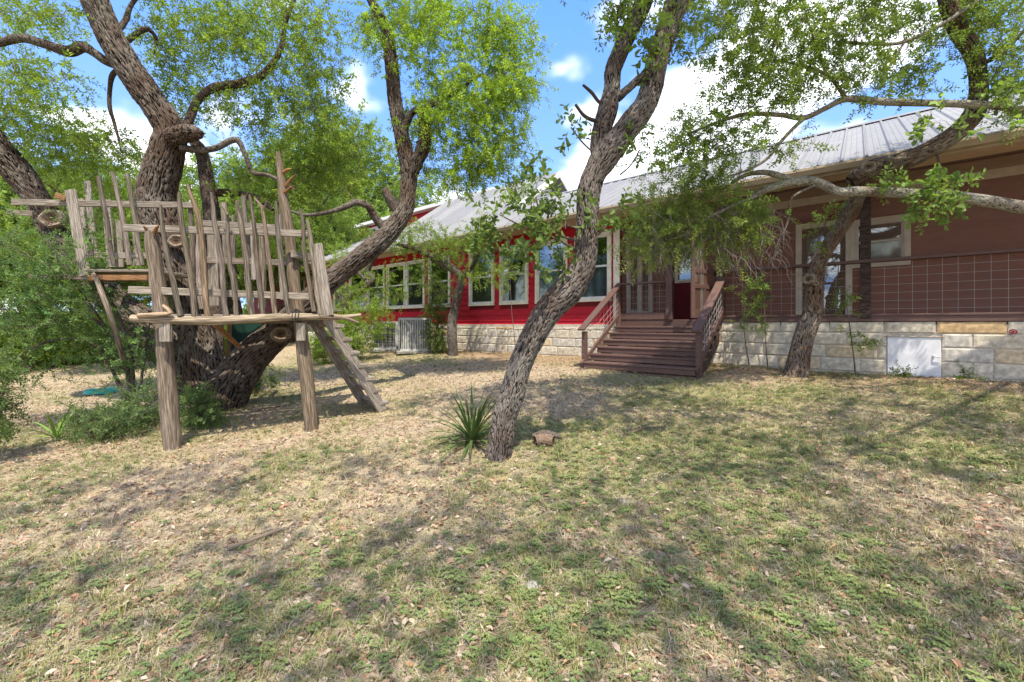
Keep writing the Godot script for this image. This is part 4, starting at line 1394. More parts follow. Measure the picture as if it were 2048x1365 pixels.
	wood3(t4, "limb", [[Vector3(8.25, 2.7, -4.7), 0.10]] + px_path([[2140, 428, 5.35, 15], [2048, 416, 5.45, 14.5], [1983, 404, 5.5, 13.5], [1913, 394, 5.58, 12], [1842, 389, 5.65, 11], [1779, 385, 5.72, 11], [1719, 383, 5.8, 10.5], [1677, 384, 5.85, 9.5], [1649, 371, 5.9, 10], [1617, 362, 5.95, 10], [1568, 368, 6.0, 8], [1519, 386, 6.05, 6.5], [1484, 410, 6.1, 5.5], [1462, 440, 6.12, 5], [1425, 468, 6.15, 4.5], [1385, 495, 6.2, 3.5], [1340, 505, 6.2, 2.5]]), lich, n4)
	wood(t4, "limb", [[1600, 368, 5.95, 7], [1560, 352, 6.0, 6], [1525, 345, 6.0, 5], [1488, 352, 6.05, 4], [1450, 375, 6.1, 3], [1400, 395, 6.1, 2]], lich, n4)
	wood(t4, "limb", [[1512, 392, 6.0, 4], [1460, 415, 5.95, 3.5], [1410, 440, 5.95, 3], [1370, 470, 6.0, 2.5], [1330, 480, 6.05, 2]], lich, n4)
	wood(t4, "limb", [[1628, 372, 5.9, 3], [1600, 385, 5.85, 2.6], [1582, 400, 5.8, 2.4], [1578, 430, 5.8, 2.2], [1572, 455, 5.8, 2.0], [1556, 485, 5.8, 1.6], [1550, 515, 5.8, 1.0]], {"deep": 0.002, "grey": 0.8, "seg": 0.008, "ring": 0.03}, n4)
	wood3(t4, "limb", [[Vector3(8.05, 3.9, -4.5), 0.09]] + px_path([[2140, 235, 5.1, 9.5], [2048, 222, 5.2, 8.8], [2000, 213, 5.25, 8.4], [1948, 209, 5.3, 8], [1895, 207, 5.35, 7.6], [1842, 206, 5.4, 7.4], [1772, 204, 5.45, 7.4], [1730, 200, 5.5, 7.4], [1688, 199, 5.5, 6.4], [1649, 218, 5.52, 5.5], [1607, 236, 5.55, 5], [1561, 230, 5.6, 4.4], [1491, 229, 5.65, 4], [1420, 250, 5.7, 3], [1371, 271, 5.7, 2]]), lich, n4)
	wood(t4, "limb", [[1607, 238, 5.55, 4.4], [1586, 258, 5.56, 4], [1561, 285, 5.6, 3.6], [1536, 316, 5.65, 3.2], [1501, 338, 5.7, 2.6], [1450, 356, 5.75, 2]], lich, n4)
	wood(t4, "limb", [[1692, 198, 5.5, 4.6], [1666, 160, 5.5, 4], [1634, 140, 5.5, 3.4], [1600, 130, 5.5, 2.6], [1550, 120, 5.5, 2]], lich, n4)
	wood(t4, "limb", [[1655, 152, 5.5, 3], [1640, 110, 5.45, 2.6], [1622, 60, 5.4, 2.2], [1605, 0, 5.3, 1.8]], lich, n4)
	wood(t4, "limb", [[2070, -60, 5.0, 5], [1955, 3, 5.2, 4.6], [1877, 53, 5.3, 4.2], [1807, 84, 5.4, 3.8], [1754, 88, 5.45, 3], [1666, 83, 5.5, 2.2]], lich, n4)
	wood(t4, "limb", [[1810, 84, 5.4, 3], [1780, 130, 5.4, 2.4], [1752, 178, 5.4, 1.6]], lich, n4)
	for r in [[Vector3(5.4, 6.3, -1.2), 0.05], [Vector3(4.2, 6.2, -3.2), 0.05], [Vector3(6.4, 6.8, -0.2), 0.05], [Vector3(2.8, 6.0, -0.6), 0.04]]:
		wood3(t4, "limb", [[Vector3(7.85, 5.4, -4.0), 0.05], [(Vector3(7.85, 5.4, -4.0) + r[0]) * 0.5 + Vector3(0, 0.5, 0.3), 0.03], [r[0], 0.012]], {"deep": 0.006, "seg": 0.03, "ring": 0.06}, n4)
	crown(t4, n4, [[1500, 70, 5.5, 110, 75, 0.6, 44], [1600, 110, 5.5, 110, 80, 0.6, 47], [1470, 180, 5.6, 70, 60, 0.5, 25], [1700, 50, 5.4, 100, 55, 0.6, 30], [1740, 150, 5.4, 90, 45, 0.5, 19], [1560, 190, 5.5, 70, 40, 0.4, 13], [1410, 255, 5.7, 60, 50, 0.4, 17], [1345, 310, 5.75, 60, 60, 0.4, 19], [1440, 300, 5.7, 80, 55, 0.5, 25], [1560, 290, 5.6, 50, 35, 0.3, 7], [1640, 20, 5.3, 160, 40, 0.6, 25], [1440, 10, 5.4, 60, 50, 0.5, 15], [1560, -60, 5.2, 200, 60, 0.8, 25], [1870, 120, 5.4, 60, 50, 0.4, 4]], {"seed": 341, "per": 6, "spread": 0.25, "mesh": L.twig_fine, "tint": Color(0.189, 0.277, 0.063), "alt": Color(0.310, 0.377, 0.083)})
	crown(t4, n4, [[1320, 430, 6.2, 80, 55, 0.4, 37], [1400, 465, 6.1, 90, 55, 0.4, 44], [1285, 495, 6.2, 55, 35, 0.3, 17], [1480, 420, 6.0, 80, 45, 0.4, 21], [1430, 385, 6.05, 90, 40, 0.4, 28], [1500, 480, 6.0, 60, 50, 0.3, 8]], {"seed": 342, "warm": 0.84, "per": 6, "spread": 0.22, "mesh": L.twig_fine, "tint": Color(0.196, 0.292, 0.070), "alt": Color(0.338, 0.396, 0.106)})
	crown(t4, n4, [[1900, 366, 5.45, 46, 22, 0.2, 10], [1840, 375, 5.5, 24, 16, 0.15, 5], [1842, 420, 5.55, 26, 16, 0.15, 7], [1912, 418, 5.5, 8, 6, 0.1, 2], [1880, 250, 5.2, 50, 25, 0.2, 4], [2015, 190, 5.1, 35, 50, 0.3, 5]], {"seed": 343, "per": 3, "spread": 0.10, "droop": 0.0, "mesh": L.twig_big, "tint": Color(0.218, 0.285, 0.075), "alt": Color(0.370, 0.390, 0.105), "thick": 0.5, "fine": false})
	# the bare hanging twigs under the lower limb
	rng.seed = 345
	var mb := MB.new()
	for k in 300:
		var p := at(rnd(1290, 1570), rnd(410, 520), rnd(5.8, 6.3))
		var pts := PackedVector3Array([p - t4.position])
		var d := Vector3(rnd(-0.5, 0.5), rnd(-1.0, -0.2), rnd(-0.5, 0.5)).normalized()
		for j in 5:
			p += d * rnd(0.05, 0.11)
			d = (d + rvec() * 0.55 + Vector3(0, -0.12, 0)).normalized()
			pts.append(p - t4.position)
		mb.tube(pts, PackedFloat32Array([0.0034, 0.0030, 0.0026, 0.0022, 0.0018, 0.0012]), 3, false)
	mi("bare_twigs", mb.done(), M.grey_twig, t4).set_meta("kind", "stuff")
	# canopy of the same oak overhead, outside the picture; it dapples the yard
	crown(t4, n4, [[Vector3(4.6, 6.5, -1.3), Vector3(1.7, 0.9, 1.5), 90], [Vector3(6.4, 6.9, -2.2), Vector3(1.9, 1.0, 1.6), 90], [Vector3(2.6, 6.1, -0.7), Vector3(1.2, 0.7, 0.9), 40]], {"seed": 344, "per": 9, "spread": 0.28, "mesh": L.twig})

	# an oak beside the photographer, above and outside the picture; its crown dapples the near lawn
	rng.seed = 307
	var t7 := thing("live_oak", on_ground(-1.2, 5.2), "oak outside the picture beside the viewer, known by its dappled shade on the lawn", "tree")
	var n7 := []
	wood3(t7, "trunk", [[on_ground(-1.2, 5.2, -0.1), 0.22], [Vector3(-1.1, 2.2, 5.0), 0.17], [Vector3(-1.0, 4.2, 4.5), 0.13], [Vector3(-0.9, 5.8, 3.8), 0.08]], {"seg": 0.04, "ring": 0.05}, n7)
	for r in [Vector3(-4.8, 6.4, 0.0), Vector3(-2.6, 6.6, -0.6), Vector3(1.9, 6.5, 0.4), Vector3(-0.6, 6.4, -0.9), Vector3(-5.6, 6.0, 1.2), Vector3(1.0, 6.4, 1.4)]:
		var h7 := Vector3(-0.95, 5.2, 4.1)
		wood3(t7, "limb", [[h7, 0.04], [h7.lerp(r, 0.3) + Vector3(0.1, 0.5, 0.25), 0.026], [h7.lerp(r, 0.65) + Vector3(-0.1, 0.4, -0.22), 0.016], [r, 0.007]], {"seg": 0.04, "ring": 0.08, "deep": 0.004}, n7)
	crown(t7, n7, [[Vector3(-4.6, 6.5, 0.1), Vector3(1.6, 0.7, 0.8), 44], [Vector3(-2.6, 6.6, -0.7), Vector3(1.3, 0.6, 0.6), 36], [Vector3(-1.0, 6.5, 0.8), Vector3(1.6, 0.7, 0.8), 48], [Vector3(0.9, 6.5, 0.2), Vector3(1.1, 0.6, 0.7), 34], [Vector3(2.3, 6.5, 0.9), Vector3(1.2, 0.6, 0.7), 34], [Vector3(0.9, 6.5, 1.7), Vector3(1.0, 0.5, 0.4), 20], [Vector3(-6.3, 6.2, -1.2), Vector3(1.2, 0.6, 0.7), 26], [Vector3(-0.5, 6.4, -1.0), Vector3(0.8, 0.5, 0.4), 14]], {"seed": 371, "per": 8, "spread": 0.38})

	# 5. the small crooked oak by the air conditioners
	rng.seed = 305
	foot = at(907, 714, 11.6)
	var t5 := thing("small_oak", on_ground(foot.x, foot.z), "small crooked oak with pale lower trunk between air conditioners and stone base", "tree")
	var n5 := []
	wood(t5, "trunk", [[907, 722, 11.6, 12.5], [906, 700, 11.6, 10], [904, 672, 11.6, 10.5], [905, 640, 11.6, 10], [914, 600, 11.6, 9], [922, 562, 11.6, 8.5], [912, 543, 11.6, 9], [894, 532, 11.55, 9], [872, 520, 11.5, 8], [850, 506, 11.45, 7], [826, 496, 11.4, 5], [790, 488, 11.3, 3]], {"seg": 0.02, "ring": 0.025, "deep": 0.012, "grey": 0.62, "ur": 0.3, "vr": 0.9}, n5)
	wood(t5, "limb", [[920, 560, 11.6, 6], [940, 540, 11.5, 4], [960, 500, 11.4, 3]], {"deep": 0.005}, n5)
	crown(t5, n5, [[860, 480, 11.4, 70, 35, 0.6, 28], [930, 480, 11.3, 70, 40, 0.6, 31], [970, 540, 11.2, 50, 40, 0.5, 18], [800, 470, 11.5, 50, 30, 0.5, 15], [840, 560, 11.6, 30, 40, 0.3, 7]], {"seed": 351, "per": 9, "spread": 0.26, "tint": Color(0.232, 0.301, 0.061), "alt": Color(0.386, 0.414, 0.086)})
	rng.seed = 306
	foot = at(700, 690, 13.0)
	var t6 := thing("small_oak", on_ground(foot.x, foot.z), "small oak with curved grey trunk behind the ladder, leafy against the far windows", "tree")
	var n6 := []
	wood(t6, "trunk", [[700, 700, 13.0, 8], [698, 663, 13.0, 7.5], [692, 625, 13.0, 7.5], [682, 597, 13.0, 7], [672, 560, 13.0, 6], [690, 520, 12.9, 5], [730, 560, 12.8, 3]], {"seg": 0.025, "ring": 0.03, "deep": 0.010, "grey": 0.6}, n6)
	wood(t6, "limb", [[690, 600, 13.0, 5], [720, 585, 12.9, 7], [745, 560, 12.9, 7], [735, 540, 12.9, 6], [760, 500, 12.8, 4]], {"deep": 0.008, "grey": 0.4}, n6)
	crown(t6, n6, [[700, 580, 12.9, 45, 40, 0.6, 26], [745, 600, 12.8, 50, 45, 0.6, 22], [690, 530, 13.0, 50, 35, 0.6, 18], [780, 560, 12.8, 40, 50, 0.5, 14], [700, 640, 12.7, 60, 25, 0.5, 14]], {"seed": 361, "per": 8, "spread": 0.26, "tint": Color(0.235, 0.315, 0.053), "alt": Color(0.370, 0.420, 0.075)})


# ---------------------------------------------------------------- the treehouse
func board(parent: Node, called: String, a: Vector3, b: Vector3, high: float, thick: float, mat: Material, face := Vector3(0, 0, 1)) -> void:
	# a sawn board from A to B, HIGH across and THICK along FACE
	var x := (b - a).normalized()
	var z := (face - x * face.dot(x)).normalized()
	var mb := MB.new()
	mb.cbox(Vector3(a.distance_to(b), high, thick), 0.004)
	var o: Vector3 = parent.position if parent is Node3D else Vector3.ZERO
	mi(called, mb.done(), mat, parent, Transform3D(Basis(x, z.cross(x), z), (a + b) * 0.5 - o))

func branch_pole(parent: Node, called: String, pts: Array, sides := 10, tone := Color(0.32, 0.285, 0.255), crook := 0.012) -> void:
	# a peeled, uneven branch through [Vector3, radius] rows
	var path := smooth_path(pts, 0.06)
	var o: Vector3 = parent.position
	var mb := MB.new()
	var pp := PackedVector3Array()
	var rr := PackedFloat32Array()
	var sd := rnd(0, 100)
	for k in path.size():
		var p: Vector3 = path[k][0]
		var w := Vector3(bump.get_noise_2d(k * 4.0, sd), 0, bump.get_noise_2d(k * 4.0, sd + 50.0)) * crook * 0.6
		pp.append(p + w - o)
		rr.append(path[k][1] * (0.97 + 0.12 * bump.get_noise_2d(k * 17.0, sd + 90.0)))
	var g := rnd(0.62, 1.18)
	var gm := rnd(0.94, 1.02)
	mb.col = tone * Color(g, g * gm, g * gm * rnd(0.88, 1.03))
	mb.tube(pp, rr, sides, true, 1.6)
	# the grain texture runs along u, so turn it along the pole
	for k in mb.uv.size():
		mb.uv[k] = Vector2(mb.uv[k].y * 0.55 + sd, mb.uv[k].x * maxf(0.35, 9.0 * pts[0][1]) + sd)
	# knots and ridges
	for k in mb.v.size():
		var q := mb.v[k]
		mb.v[k] = q + mb.n[k] * fine.get_noise_3d(q.x * 500.0, q.y * 40.0, q.z * 500.0) * 0.006
	mi(called, mb.done(), M.pole, parent)

func build_treehouse() -> void:
	rng.seed = 401
	var th := thing("treehouse", on_ground(at(480, 0, 5.6).x, -5.6), "rustic treehouse of weathered branch pickets and grey boards on cedar posts", "treehouse")
	var cedar := Color(0.40, 0.34, 0.30)
	# two heavy cedar posts
	branch_pole(th, "post", [[at(347, 915, 4.74), 0.096], [at(344, 880, 4.74), 0.090], [at(334, 760, 4.74), 0.088], [at(324, 640, 4.75), 0.077], [at(314, 560, 4.76), 0.074], [at(304, 490, 4.76), 0.073], [at(300, 462, 4.76), 0.055]], 26, cedar, 0.006)
	branch_pole(th, "post", [[at(624, 872, 5.28), 0.087], [at(620, 830, 5.28), 0.082], [at(611, 740, 5.30), 0.081], [at(601, 655, 5.32), 0.075], [at(588, 565, 5.34), 0.073], [at(578, 480, 5.36), 0.068], [at(568, 400, 5.38), 0.063], [at(560, 340, 5.40), 0.045], [at(556, 304, 5.40), 0.030]], 24, Color(0.36, 0.29, 0.25), 0.012)
	for q in [[572, 372, 592, 348, 5.36], [570, 385, 588, 372, 5.34], [566, 345, 584, 338, 5.38], [296, 468, 286, 452, 4.74], [308, 466, 318, 450, 4.72]]:
		branch_pole(th, "splinter", [[at(q[0], q[1], q[4]), 0.022], [at((q[0] + q[2]) * 0.5, (q[1] + q[3]) * 0.5 - 2, q[4] - 0.03), 0.016], [at(q[2], q[3], q[4] - 0.05), 0.004]], 7, Color(0.42, 0.23, 0.12))
	board(th, "cleat", at(331, 646, 4.60), at(331, 684, 4.60), 0.115, 0.045, M.boards[0])
	board(th, "cleat", at(602, 646, 5.17), at(602, 682, 5.17), 0.10, 0.045, M.boards[2])
	# round beams lashed across the posts
	branch_pole(th, "beam", [[at(264, 637, 4.60), 0.042], [at(330, 640, 4.60), 0.047], [at(430, 642, 4.75), 0.052], [at(520, 637, 4.95), 0.050], [at(600, 634, 5.14), 0.046], [at(680, 635, 5.30), 0.034], [at(722, 630, 5.38), 0.02]], 14, Color(0.42, 0.36, 0.31), 0.02)
	branch_pole(th, "beam", [[at(276, 632, 4.55), 0.026], [at(312, 630, 4.54), 0.028], [at(342, 626, 4.56), 0.022], [at(326, 612, 4.56), 0.020]], 10, Color(0.46, 0.36, 0.28))
	branch_pole(th, "beam", [[at(640, 634, 5.2), 0.03], [at(690, 637, 5.3), 0.022], [at(716, 646, 5.35), 0.012]], 9, Color(0.38, 0.31, 0.27))
	# floor of the lower platform with its joists
	for k in 9:
		var z := lerpf(4.78, 6.15, k / 8.0)
		board(th, "floor_board", at(336, 0, z) * Vector3(1, 0, 1) + Vector3(0, EYE + 0.095 + rnd(0, 0.008), -0.0), Vector3(at(618, 0, 5.3).x, EYE + 0.095 + rnd(0, 0.008), -z - 0.42), 0.032, 0.15, M.boards[k % 4], Vector3(0.15, 0, 1))
	for q in [[350, 4.85], [470, 5.0], [590, 5.3]]:
		board(th, "joist", at(q[0], 640, q[1]), at(q[0], 640, q[1]) + Vector3(-0.15, 0, -1.5), 0.09, 0.05, M.boards[3], Vector3(1, 0, 0))
	board(th, "brace", at(428, 648, 5.2), at(478, 694, 5.9), 0.07, 0.045, M.raw_wood)
	# sawn rails of the front
	board(th, "rail", at(257, 580, 4.64), at(626, 594, 5.22), 0.080, 0.036, M.boards[2])
	board(th, "rail", at(247, 456, 4.66), at(618, 468, 5.24), 0.078, 0.036, M.boards[0])
	board(th, "rail", at(583, 508, 5.22), at(622, 516, 5.5), 0.085, 0.036, M.boards[2])
	# branch pickets: top x, y, foot x, y, width in the picture, lean of the depth
	var picks := [[319, 411, 359, 632, 12], [357, 384, 391, 634, 13], [421, 385, 450, 634, 12], [454, 426, 475, 636, 10], [472, 401, 502, 634, 13], [499, 390, 525, 634, 11], [550, 402, 576, 632, 10], [603, 417, 628, 624, 9], [616, 440, 642, 630, 12]]
	for q in picks:
		var d := lerpf(4.58, 5.20, (q[2] - 340.0) / 290.0)
		var mx: float = (q[0] + q[2]) * 0.5 + rnd(-7, 7)
		var r: float = q[4] * 0.5 / FOCAL * d * across(q[0])
		branch_pole(th, "picket", [[at(q[2], q[3], d), r * 1.15], [at(lerpf(mx, q[2], 0.5) + rnd(-2, 2), lerpf(q[3], q[1], 0.28), d), r * 1.1], [at(mx, (q[1] + q[3]) * 0.5, d), r], [at(lerpf(mx, q[0], 0.5) + rnd(-3, 3), lerpf(q[3], q[1], 0.76), d), r * 0.95], [at(q[0], q[1], d), r * 0.6]], 10, Color(0.30, 0.265, 0.238), 0.03)
	branch_pole(th, "picket", [[at(415, 634, 4.75), 0.034], [at(409, 560, 4.74), 0.032], [at(404, 490, 4.72), 0.030], [at(397, 436, 4.70), 0.028], [at(382, 395, 4.68), 0.024], [at(374, 369, 4.66), 0.013]], 10, Color(0.36, 0.27, 0.22), 0.02)
	branch_pole(th, "picket", [[at(549, 634, 5.05), 0.030], [at(544, 560, 5.04), 0.026], [at(536, 500, 5.02), 0.024], [at(526, 424, 5.0), 0.022], [at(520, 410, 5.0), 0.016], [at(508, 398, 5.0), 0.010]], 9, Color(0.32, 0.27, 0.24), 0.03)
	branch_pole(th, "picket_fork", [[at(525, 424, 5.0), 0.016], [at(533, 405, 4.98), 0.012], [at(538, 398, 4.96), 0.006]], 7, Color(0.32, 0.27, 0.24))
	branch_pole(th, "picket_fork", [[at(455, 430, 4.84), 0.018], [at(446, 416, 4.83), 0.014], [at(438, 408, 4.82), 0.007]], 7, Color(0.32, 0.27, 0.24))
	board(th, "picket", at(633, 488, 5.24), at(656, 632, 5.22), 0.135, 0.026, M.boards[0])
	# boards and pickets along the back of the lower platform
	var back := [[397, 455, 404, 618, 12], [424, 470, 428, 612, 20], [468, 430, 470, 600, 12], [487, 392, 496, 545, 14], [505, 440, 508, 560, 10], [523, 473, 524, 618, 15], [560, 430, 566, 600, 10], [447, 405, 452, 520, 11], [380, 410, 385, 560, 12]]
	for k in back.size():
		var q = back[k]
		var d := lerpf(5.95, 6.35, k % 4 / 3.0)
		if k % 3 == 1:
			board(th, "picket", at(q[0], q[1], d), at(q[2], q[3], d), q[4] / FOCAL * d, 0.022, M.boards[k % 4])
		else:
			branch_pole(th, "picket", [[at(q[2], q[3], d), q[4] * 0.5 / FOCAL * d], [at((q[0] + q[2]) * 0.5 + rnd(-4, 4), (q[1] + q[3]) * 0.5, d), q[4] * 0.5 / FOCAL * d], [at(q[0], q[1], d), q[4] * 0.35 / FOCAL * d]], 8, Color(0.31, 0.27, 0.24), 0.02)
	board(th, "rail", at(395, 446, 6.0), at(570, 456, 6.45), 0.08, 0.036, M.boards[1])
	board(th, "rail", at(395, 520, 6.0), at(575, 526, 6.45), 0.09, 0.036, M.boards[3])
	# the upper platform round the left stem
	for k in 6:
		var z := lerpf(5.55, 6.3, k / 5.0)
		board(th, "floor_board", Vector3(at(186, 0, 5.6).x - 0.12 * k, EYE + 0.70 + rnd(-0.006, 0.01), -z), Vector3(at(294, 0, 5.6).x + 0.1, EYE + 0.70 + rnd(-0.006, 0.01), -z - 0.02), 0.034, 0.145, M.boards[(k + 1) % 4])
	board(th, "joist", at(178, 556, 5.52), at(296, 556, 5.52), 0.07, 0.05, M.raw_wood)
	board(th, "joist", at(190, 558, 6.0), at(300, 558, 6.0), 0.07, 0.05, M.boards[3])
	board(th, "joist", at(60, 553, 5.9), at(190, 556, 5.6), 0.06, 0.05, M.boards[3])
	branch_pole(th, "beam", [[at(188, 548, 5.5), 0.024], [at(208, 600, 5.3), 0.03], [at(232, 668, 5.4), 0.03], [at(246, 720, 5.6), 0.028]], 9, Color(0.30, 0.26, 0.22))
	board(th, "rail", at(24, 405, 5.58), at(386, 411, 5.92), 0.082, 0.038, M.boards[1])
	board(th, "rail", at(14, 424, 6.1), at(66, 428, 6.1), 0.075, 0.036, M.boards[3])
	board(th, "rail", at(178, 511, 5.62), at(296, 512, 5.72), 0.078, 0.036, M.boards[2])
	board(th, "picket", at(140, 380, 5.54), at(170, 552, 5.54), 0.135, 0.028, M.boards[0])
	board(th, "cleat", at(112, 391, 5.6), at(133, 398, 5.6), 0.07, 0.05, M.raw_wood)
	for q in [[196, 353, 226, 531, 12, 5.50], [226, 344, 260, 531, 12, 5.50], [256, 348, 284, 531, 11, 5.66]]:
		var r: float = q[4] * 0.5 / FOCAL * q[5] * across(q[0])
		branch_pole(th, "picket", [[at(q[2], q[3], q[5]), r], [at((q[0] + q[2]) * 0.5 + rnd(-2, 2), (q[1] + q[3]) * 0.5, q[5]), r], [at(q[0], q[1], q[5]), r * 0.8]], 9, Color(0.34, 0.31, 0.285), 0.03)
	for q in [[174, 362, 188, 505, 12, 6.5], [160, 398, 172, 520, 14, 6.6], [212, 400, 222, 535, 16, 6.5], [236, 440, 240, 535, 14, 6.6], [272, 455, 274, 532, 13, 6.4]]:
		board(th, "picket", at(q[0], q[1], q[5]), at(q[2], q[3], q[5]), q[4] / FOCAL * q[5], 0.024, M.boards[int(q[4]) % 4])
	# lashing of dark wire at the corner
	var mb := MB.new()
	for k in 4:
		var pts := PackedVector3Array()
		var rr := PackedFloat32Array()
		for j in 13:
			var a := TAU * j / 12.0
			pts.append(at(583 + k * 5, 634, 5.12) + Vector3(k * 0.006 * sin(a), cos(a) * 0.062, sin(a) * 0.062) - th.position)
			rr.append(0.005)
		mb.tube(pts, rr, 5, false)
	mi("lashing", mb.done(), M.ac_dark, th)

	# the ladder
	rng.seed = 402
	var fa := on_ground(-1.83, -6.02, 0.0)
	var fb := on_ground(-2.22, -6.42, 0.0)
	var ta := at(655, 636, 5.42)
	var tb := ta + (fb - fa) * Vector3(1, 0, 1)
	var ld := thing("ladder", fa, "leaning plank ladder with board treads at the right end of the treehouse", "ladder")
	var out := (fb - fa).normalized()
	board(ld, "stringer", ta, fa, 0.135, 0.04, M.boards[0], out)
	board(ld, "stringer", tb, fb, 0.135, 0.04, M.boards[1], out)
	for k in 7:
		var t := (k + 0.55) / 7.2
		var p := ta.lerp(fa, t)
		var q := tb.lerp(fb, t)
		var fwd := ((fa - ta) * Vector3(1, 0, 1)).normalized()
		board(ld, "tread", p - out * 0.035 + fwd * 0.085, q + out * 0.022 + fwd * 0.085, 0.045, 0.13, M.boards[(k + 2) % 4], fwd)


# ---------------------------------------------------------------- garden things
func lump_mesh(sd: int, size: Vector3, rough: float, flat := 0.0) -> ArrayMesh:
	var mb := MB.new()
	var s := SphereMesh.new()
	s.radial_segments = 14
	s.rings = 8
	s.radius = 0.5
	s.height = 1.0
	var a := s.get_mesh_arrays()
	var vs: PackedVector3Array = a[Mesh.ARRAY_VERTEX]
	var idx: PackedInt32Array = a[Mesh.ARRAY_INDEX]
	for k in vs.size():
		var q := vs[k]
		var r := 1.0 + rough * bump.get_noise_3d(q.x * 70.0 + sd * 13.0, q.y * 70.0, q.z * 70.0) + rough * 0.4 * bump.get_noise_3d(q.x * 220.0, q.y * 220.0 + sd, q.z * 220.0)
		vs[k] = q * r * size
	for k in range(0, idx.size(), 3):
		var p := [vs[idx[k]], vs[idx[k + 1]], vs[idx[k + 2]]]
		if (p[1] - p[0]).cross(p[2] - p[0]).length() > 1e-9:
			mb.face(p, p[0] + p[1] + p[2])
	return mb.done()

func condenser(label: String, x: float, z: float, turn: float, wide: float, tall: float, guarded: bool) -> void:
	var g := ground(x, z)
	var t := thing("air_conditioner", Vector3(x, g, z), label, "air conditioner", "")
	t.rotation.y = turn
	var mb := MB.new()
	mb.cbox(Vector3(wide + 0.16, 0.08, wide + 0.16), 0.01, Transform3D(Basis(), Vector3(0, 0.04, 0)))
	mi("base_pad", mb.done(), M.concrete, t)
	mb = MB.new()
	var h := wide * 0.5
	var pts := []
	for c in 4:      # rounded square outline
		for k in 5:
			var a := PI * 0.5 * (c + k / 4.0)
			var o := Vector2(cos(PI * 0.5 * c + PI * 0.25), sin(PI * 0.5 * c + PI * 0.25)).sign() * (h - 0.12)
			pts.append(o + Vector2(cos(a), sin(a)) * 0.12)
	var ring := func(b: MB, y0: float, y1: float, grow: float) -> void:
		for k in pts.size():
			var p: Vector2 = pts[k] * (1.0 + grow)
			var q: Vector2 = pts[(k + 1) % pts.size()] * (1.0 + grow)
			b.face([Vector3(p.x, y0, p.y), Vector3(q.x, y0, q.y), Vector3(q.x, y1, q.y), Vector3(p.x, y1, p.y)], Vector3(p.x + q.x, 0, p.y + q.y))
		for y in [y0, y1]:
			var cap := []
			for p in pts:
				cap.append(Vector3(p.x * (1.0 + grow), y, p.y * (1.0 + grow)))
			b.face(cap, Vector3(0, -1 if y == y0 else 1, 0))
	ring.call(mb, 0.09, tall - 0.06, -0.10)
	mi("coil", mb.done(), M.ac_dark, t)
	mb = MB.new()
	ring.call(mb, tall - 0.06, tall, 0.0)
	mi("top_cap", mb.done(), M.ac, t)
	mb = MB.new()
	ring.call(mb, 0.08, 0.14, 0.0)
	mi("base_pan", mb.done(), M.ac, t)
	# guard: upright louvres, or a wire cage
	for c in 4:
		var b := Basis(Vector3.UP, PI * 0.5 * c)
		if guarded:
			mb = MB.new()
			var rr := PackedFloat32Array([0.004, 0.004])
			for k in 15:
				var y := lerpf(0.17, tall - 0.09, k / 14.0)
				mb.tube(PackedVector3Array([b * Vector3(-h + 0.05, y, h - 0.01), b * Vector3(h - 0.05, y, h - 0.01)]), rr, 5)
			for k in 7:
				var x2 := lerpf(-h + 0.06, h - 0.06, k / 6.0)
				mb.tube(PackedVector3Array([b * Vector3(x2, 0.14, h - 0.004), b * Vector3(x2, tall - 0.06, h - 0.004)]), rr, 5)
			mi("wire_guard", mb.done(), M.ac, t)
			mb = MB.new()
			mb.cbox(Vector3(0.13, tall - 0.2, 0.03), 0.008, Transform3D(b, b * Vector3(h - 0.065, tall * 0.5 + 0.04, h - 0.02)))
			mi("corner_panel", mb.done(), M.ac, t)
		else:
			var slat := MB.new()
			slat.cbox(Vector3(0.030, tall - 0.2, 0.014), 0.003)
			var sm := slat.done()
			for k in 17:
				var x2 := lerpf(-h + 0.07, h - 0.07, k / 16.0)
				mi("louvre", sm, M.ac, t, Transform3D(b * Basis(Vector3.UP, 0.35), b * Vector3(x2, tall * 0.5 + 0.04, h - 0.014)))
	mb = MB.new()
	for k in 7:
		var r := 0.05 + k * (h - 0.12) / 7.0
		for j in 20:
			var a := TAU * j / 20.0
			var e := TAU * (j + 1) / 20.0
			mb.tube(PackedVector3Array([Vector3(cos(a) * r, tall + 0.02, sin(a) * r), Vector3(cos(e) * r, tall + 0.02, sin(e) * r)]), PackedFloat32Array([0.004, 0.004]), 4, false)
	mi("fan_grille", mb.done(), M.ac_dark, t)

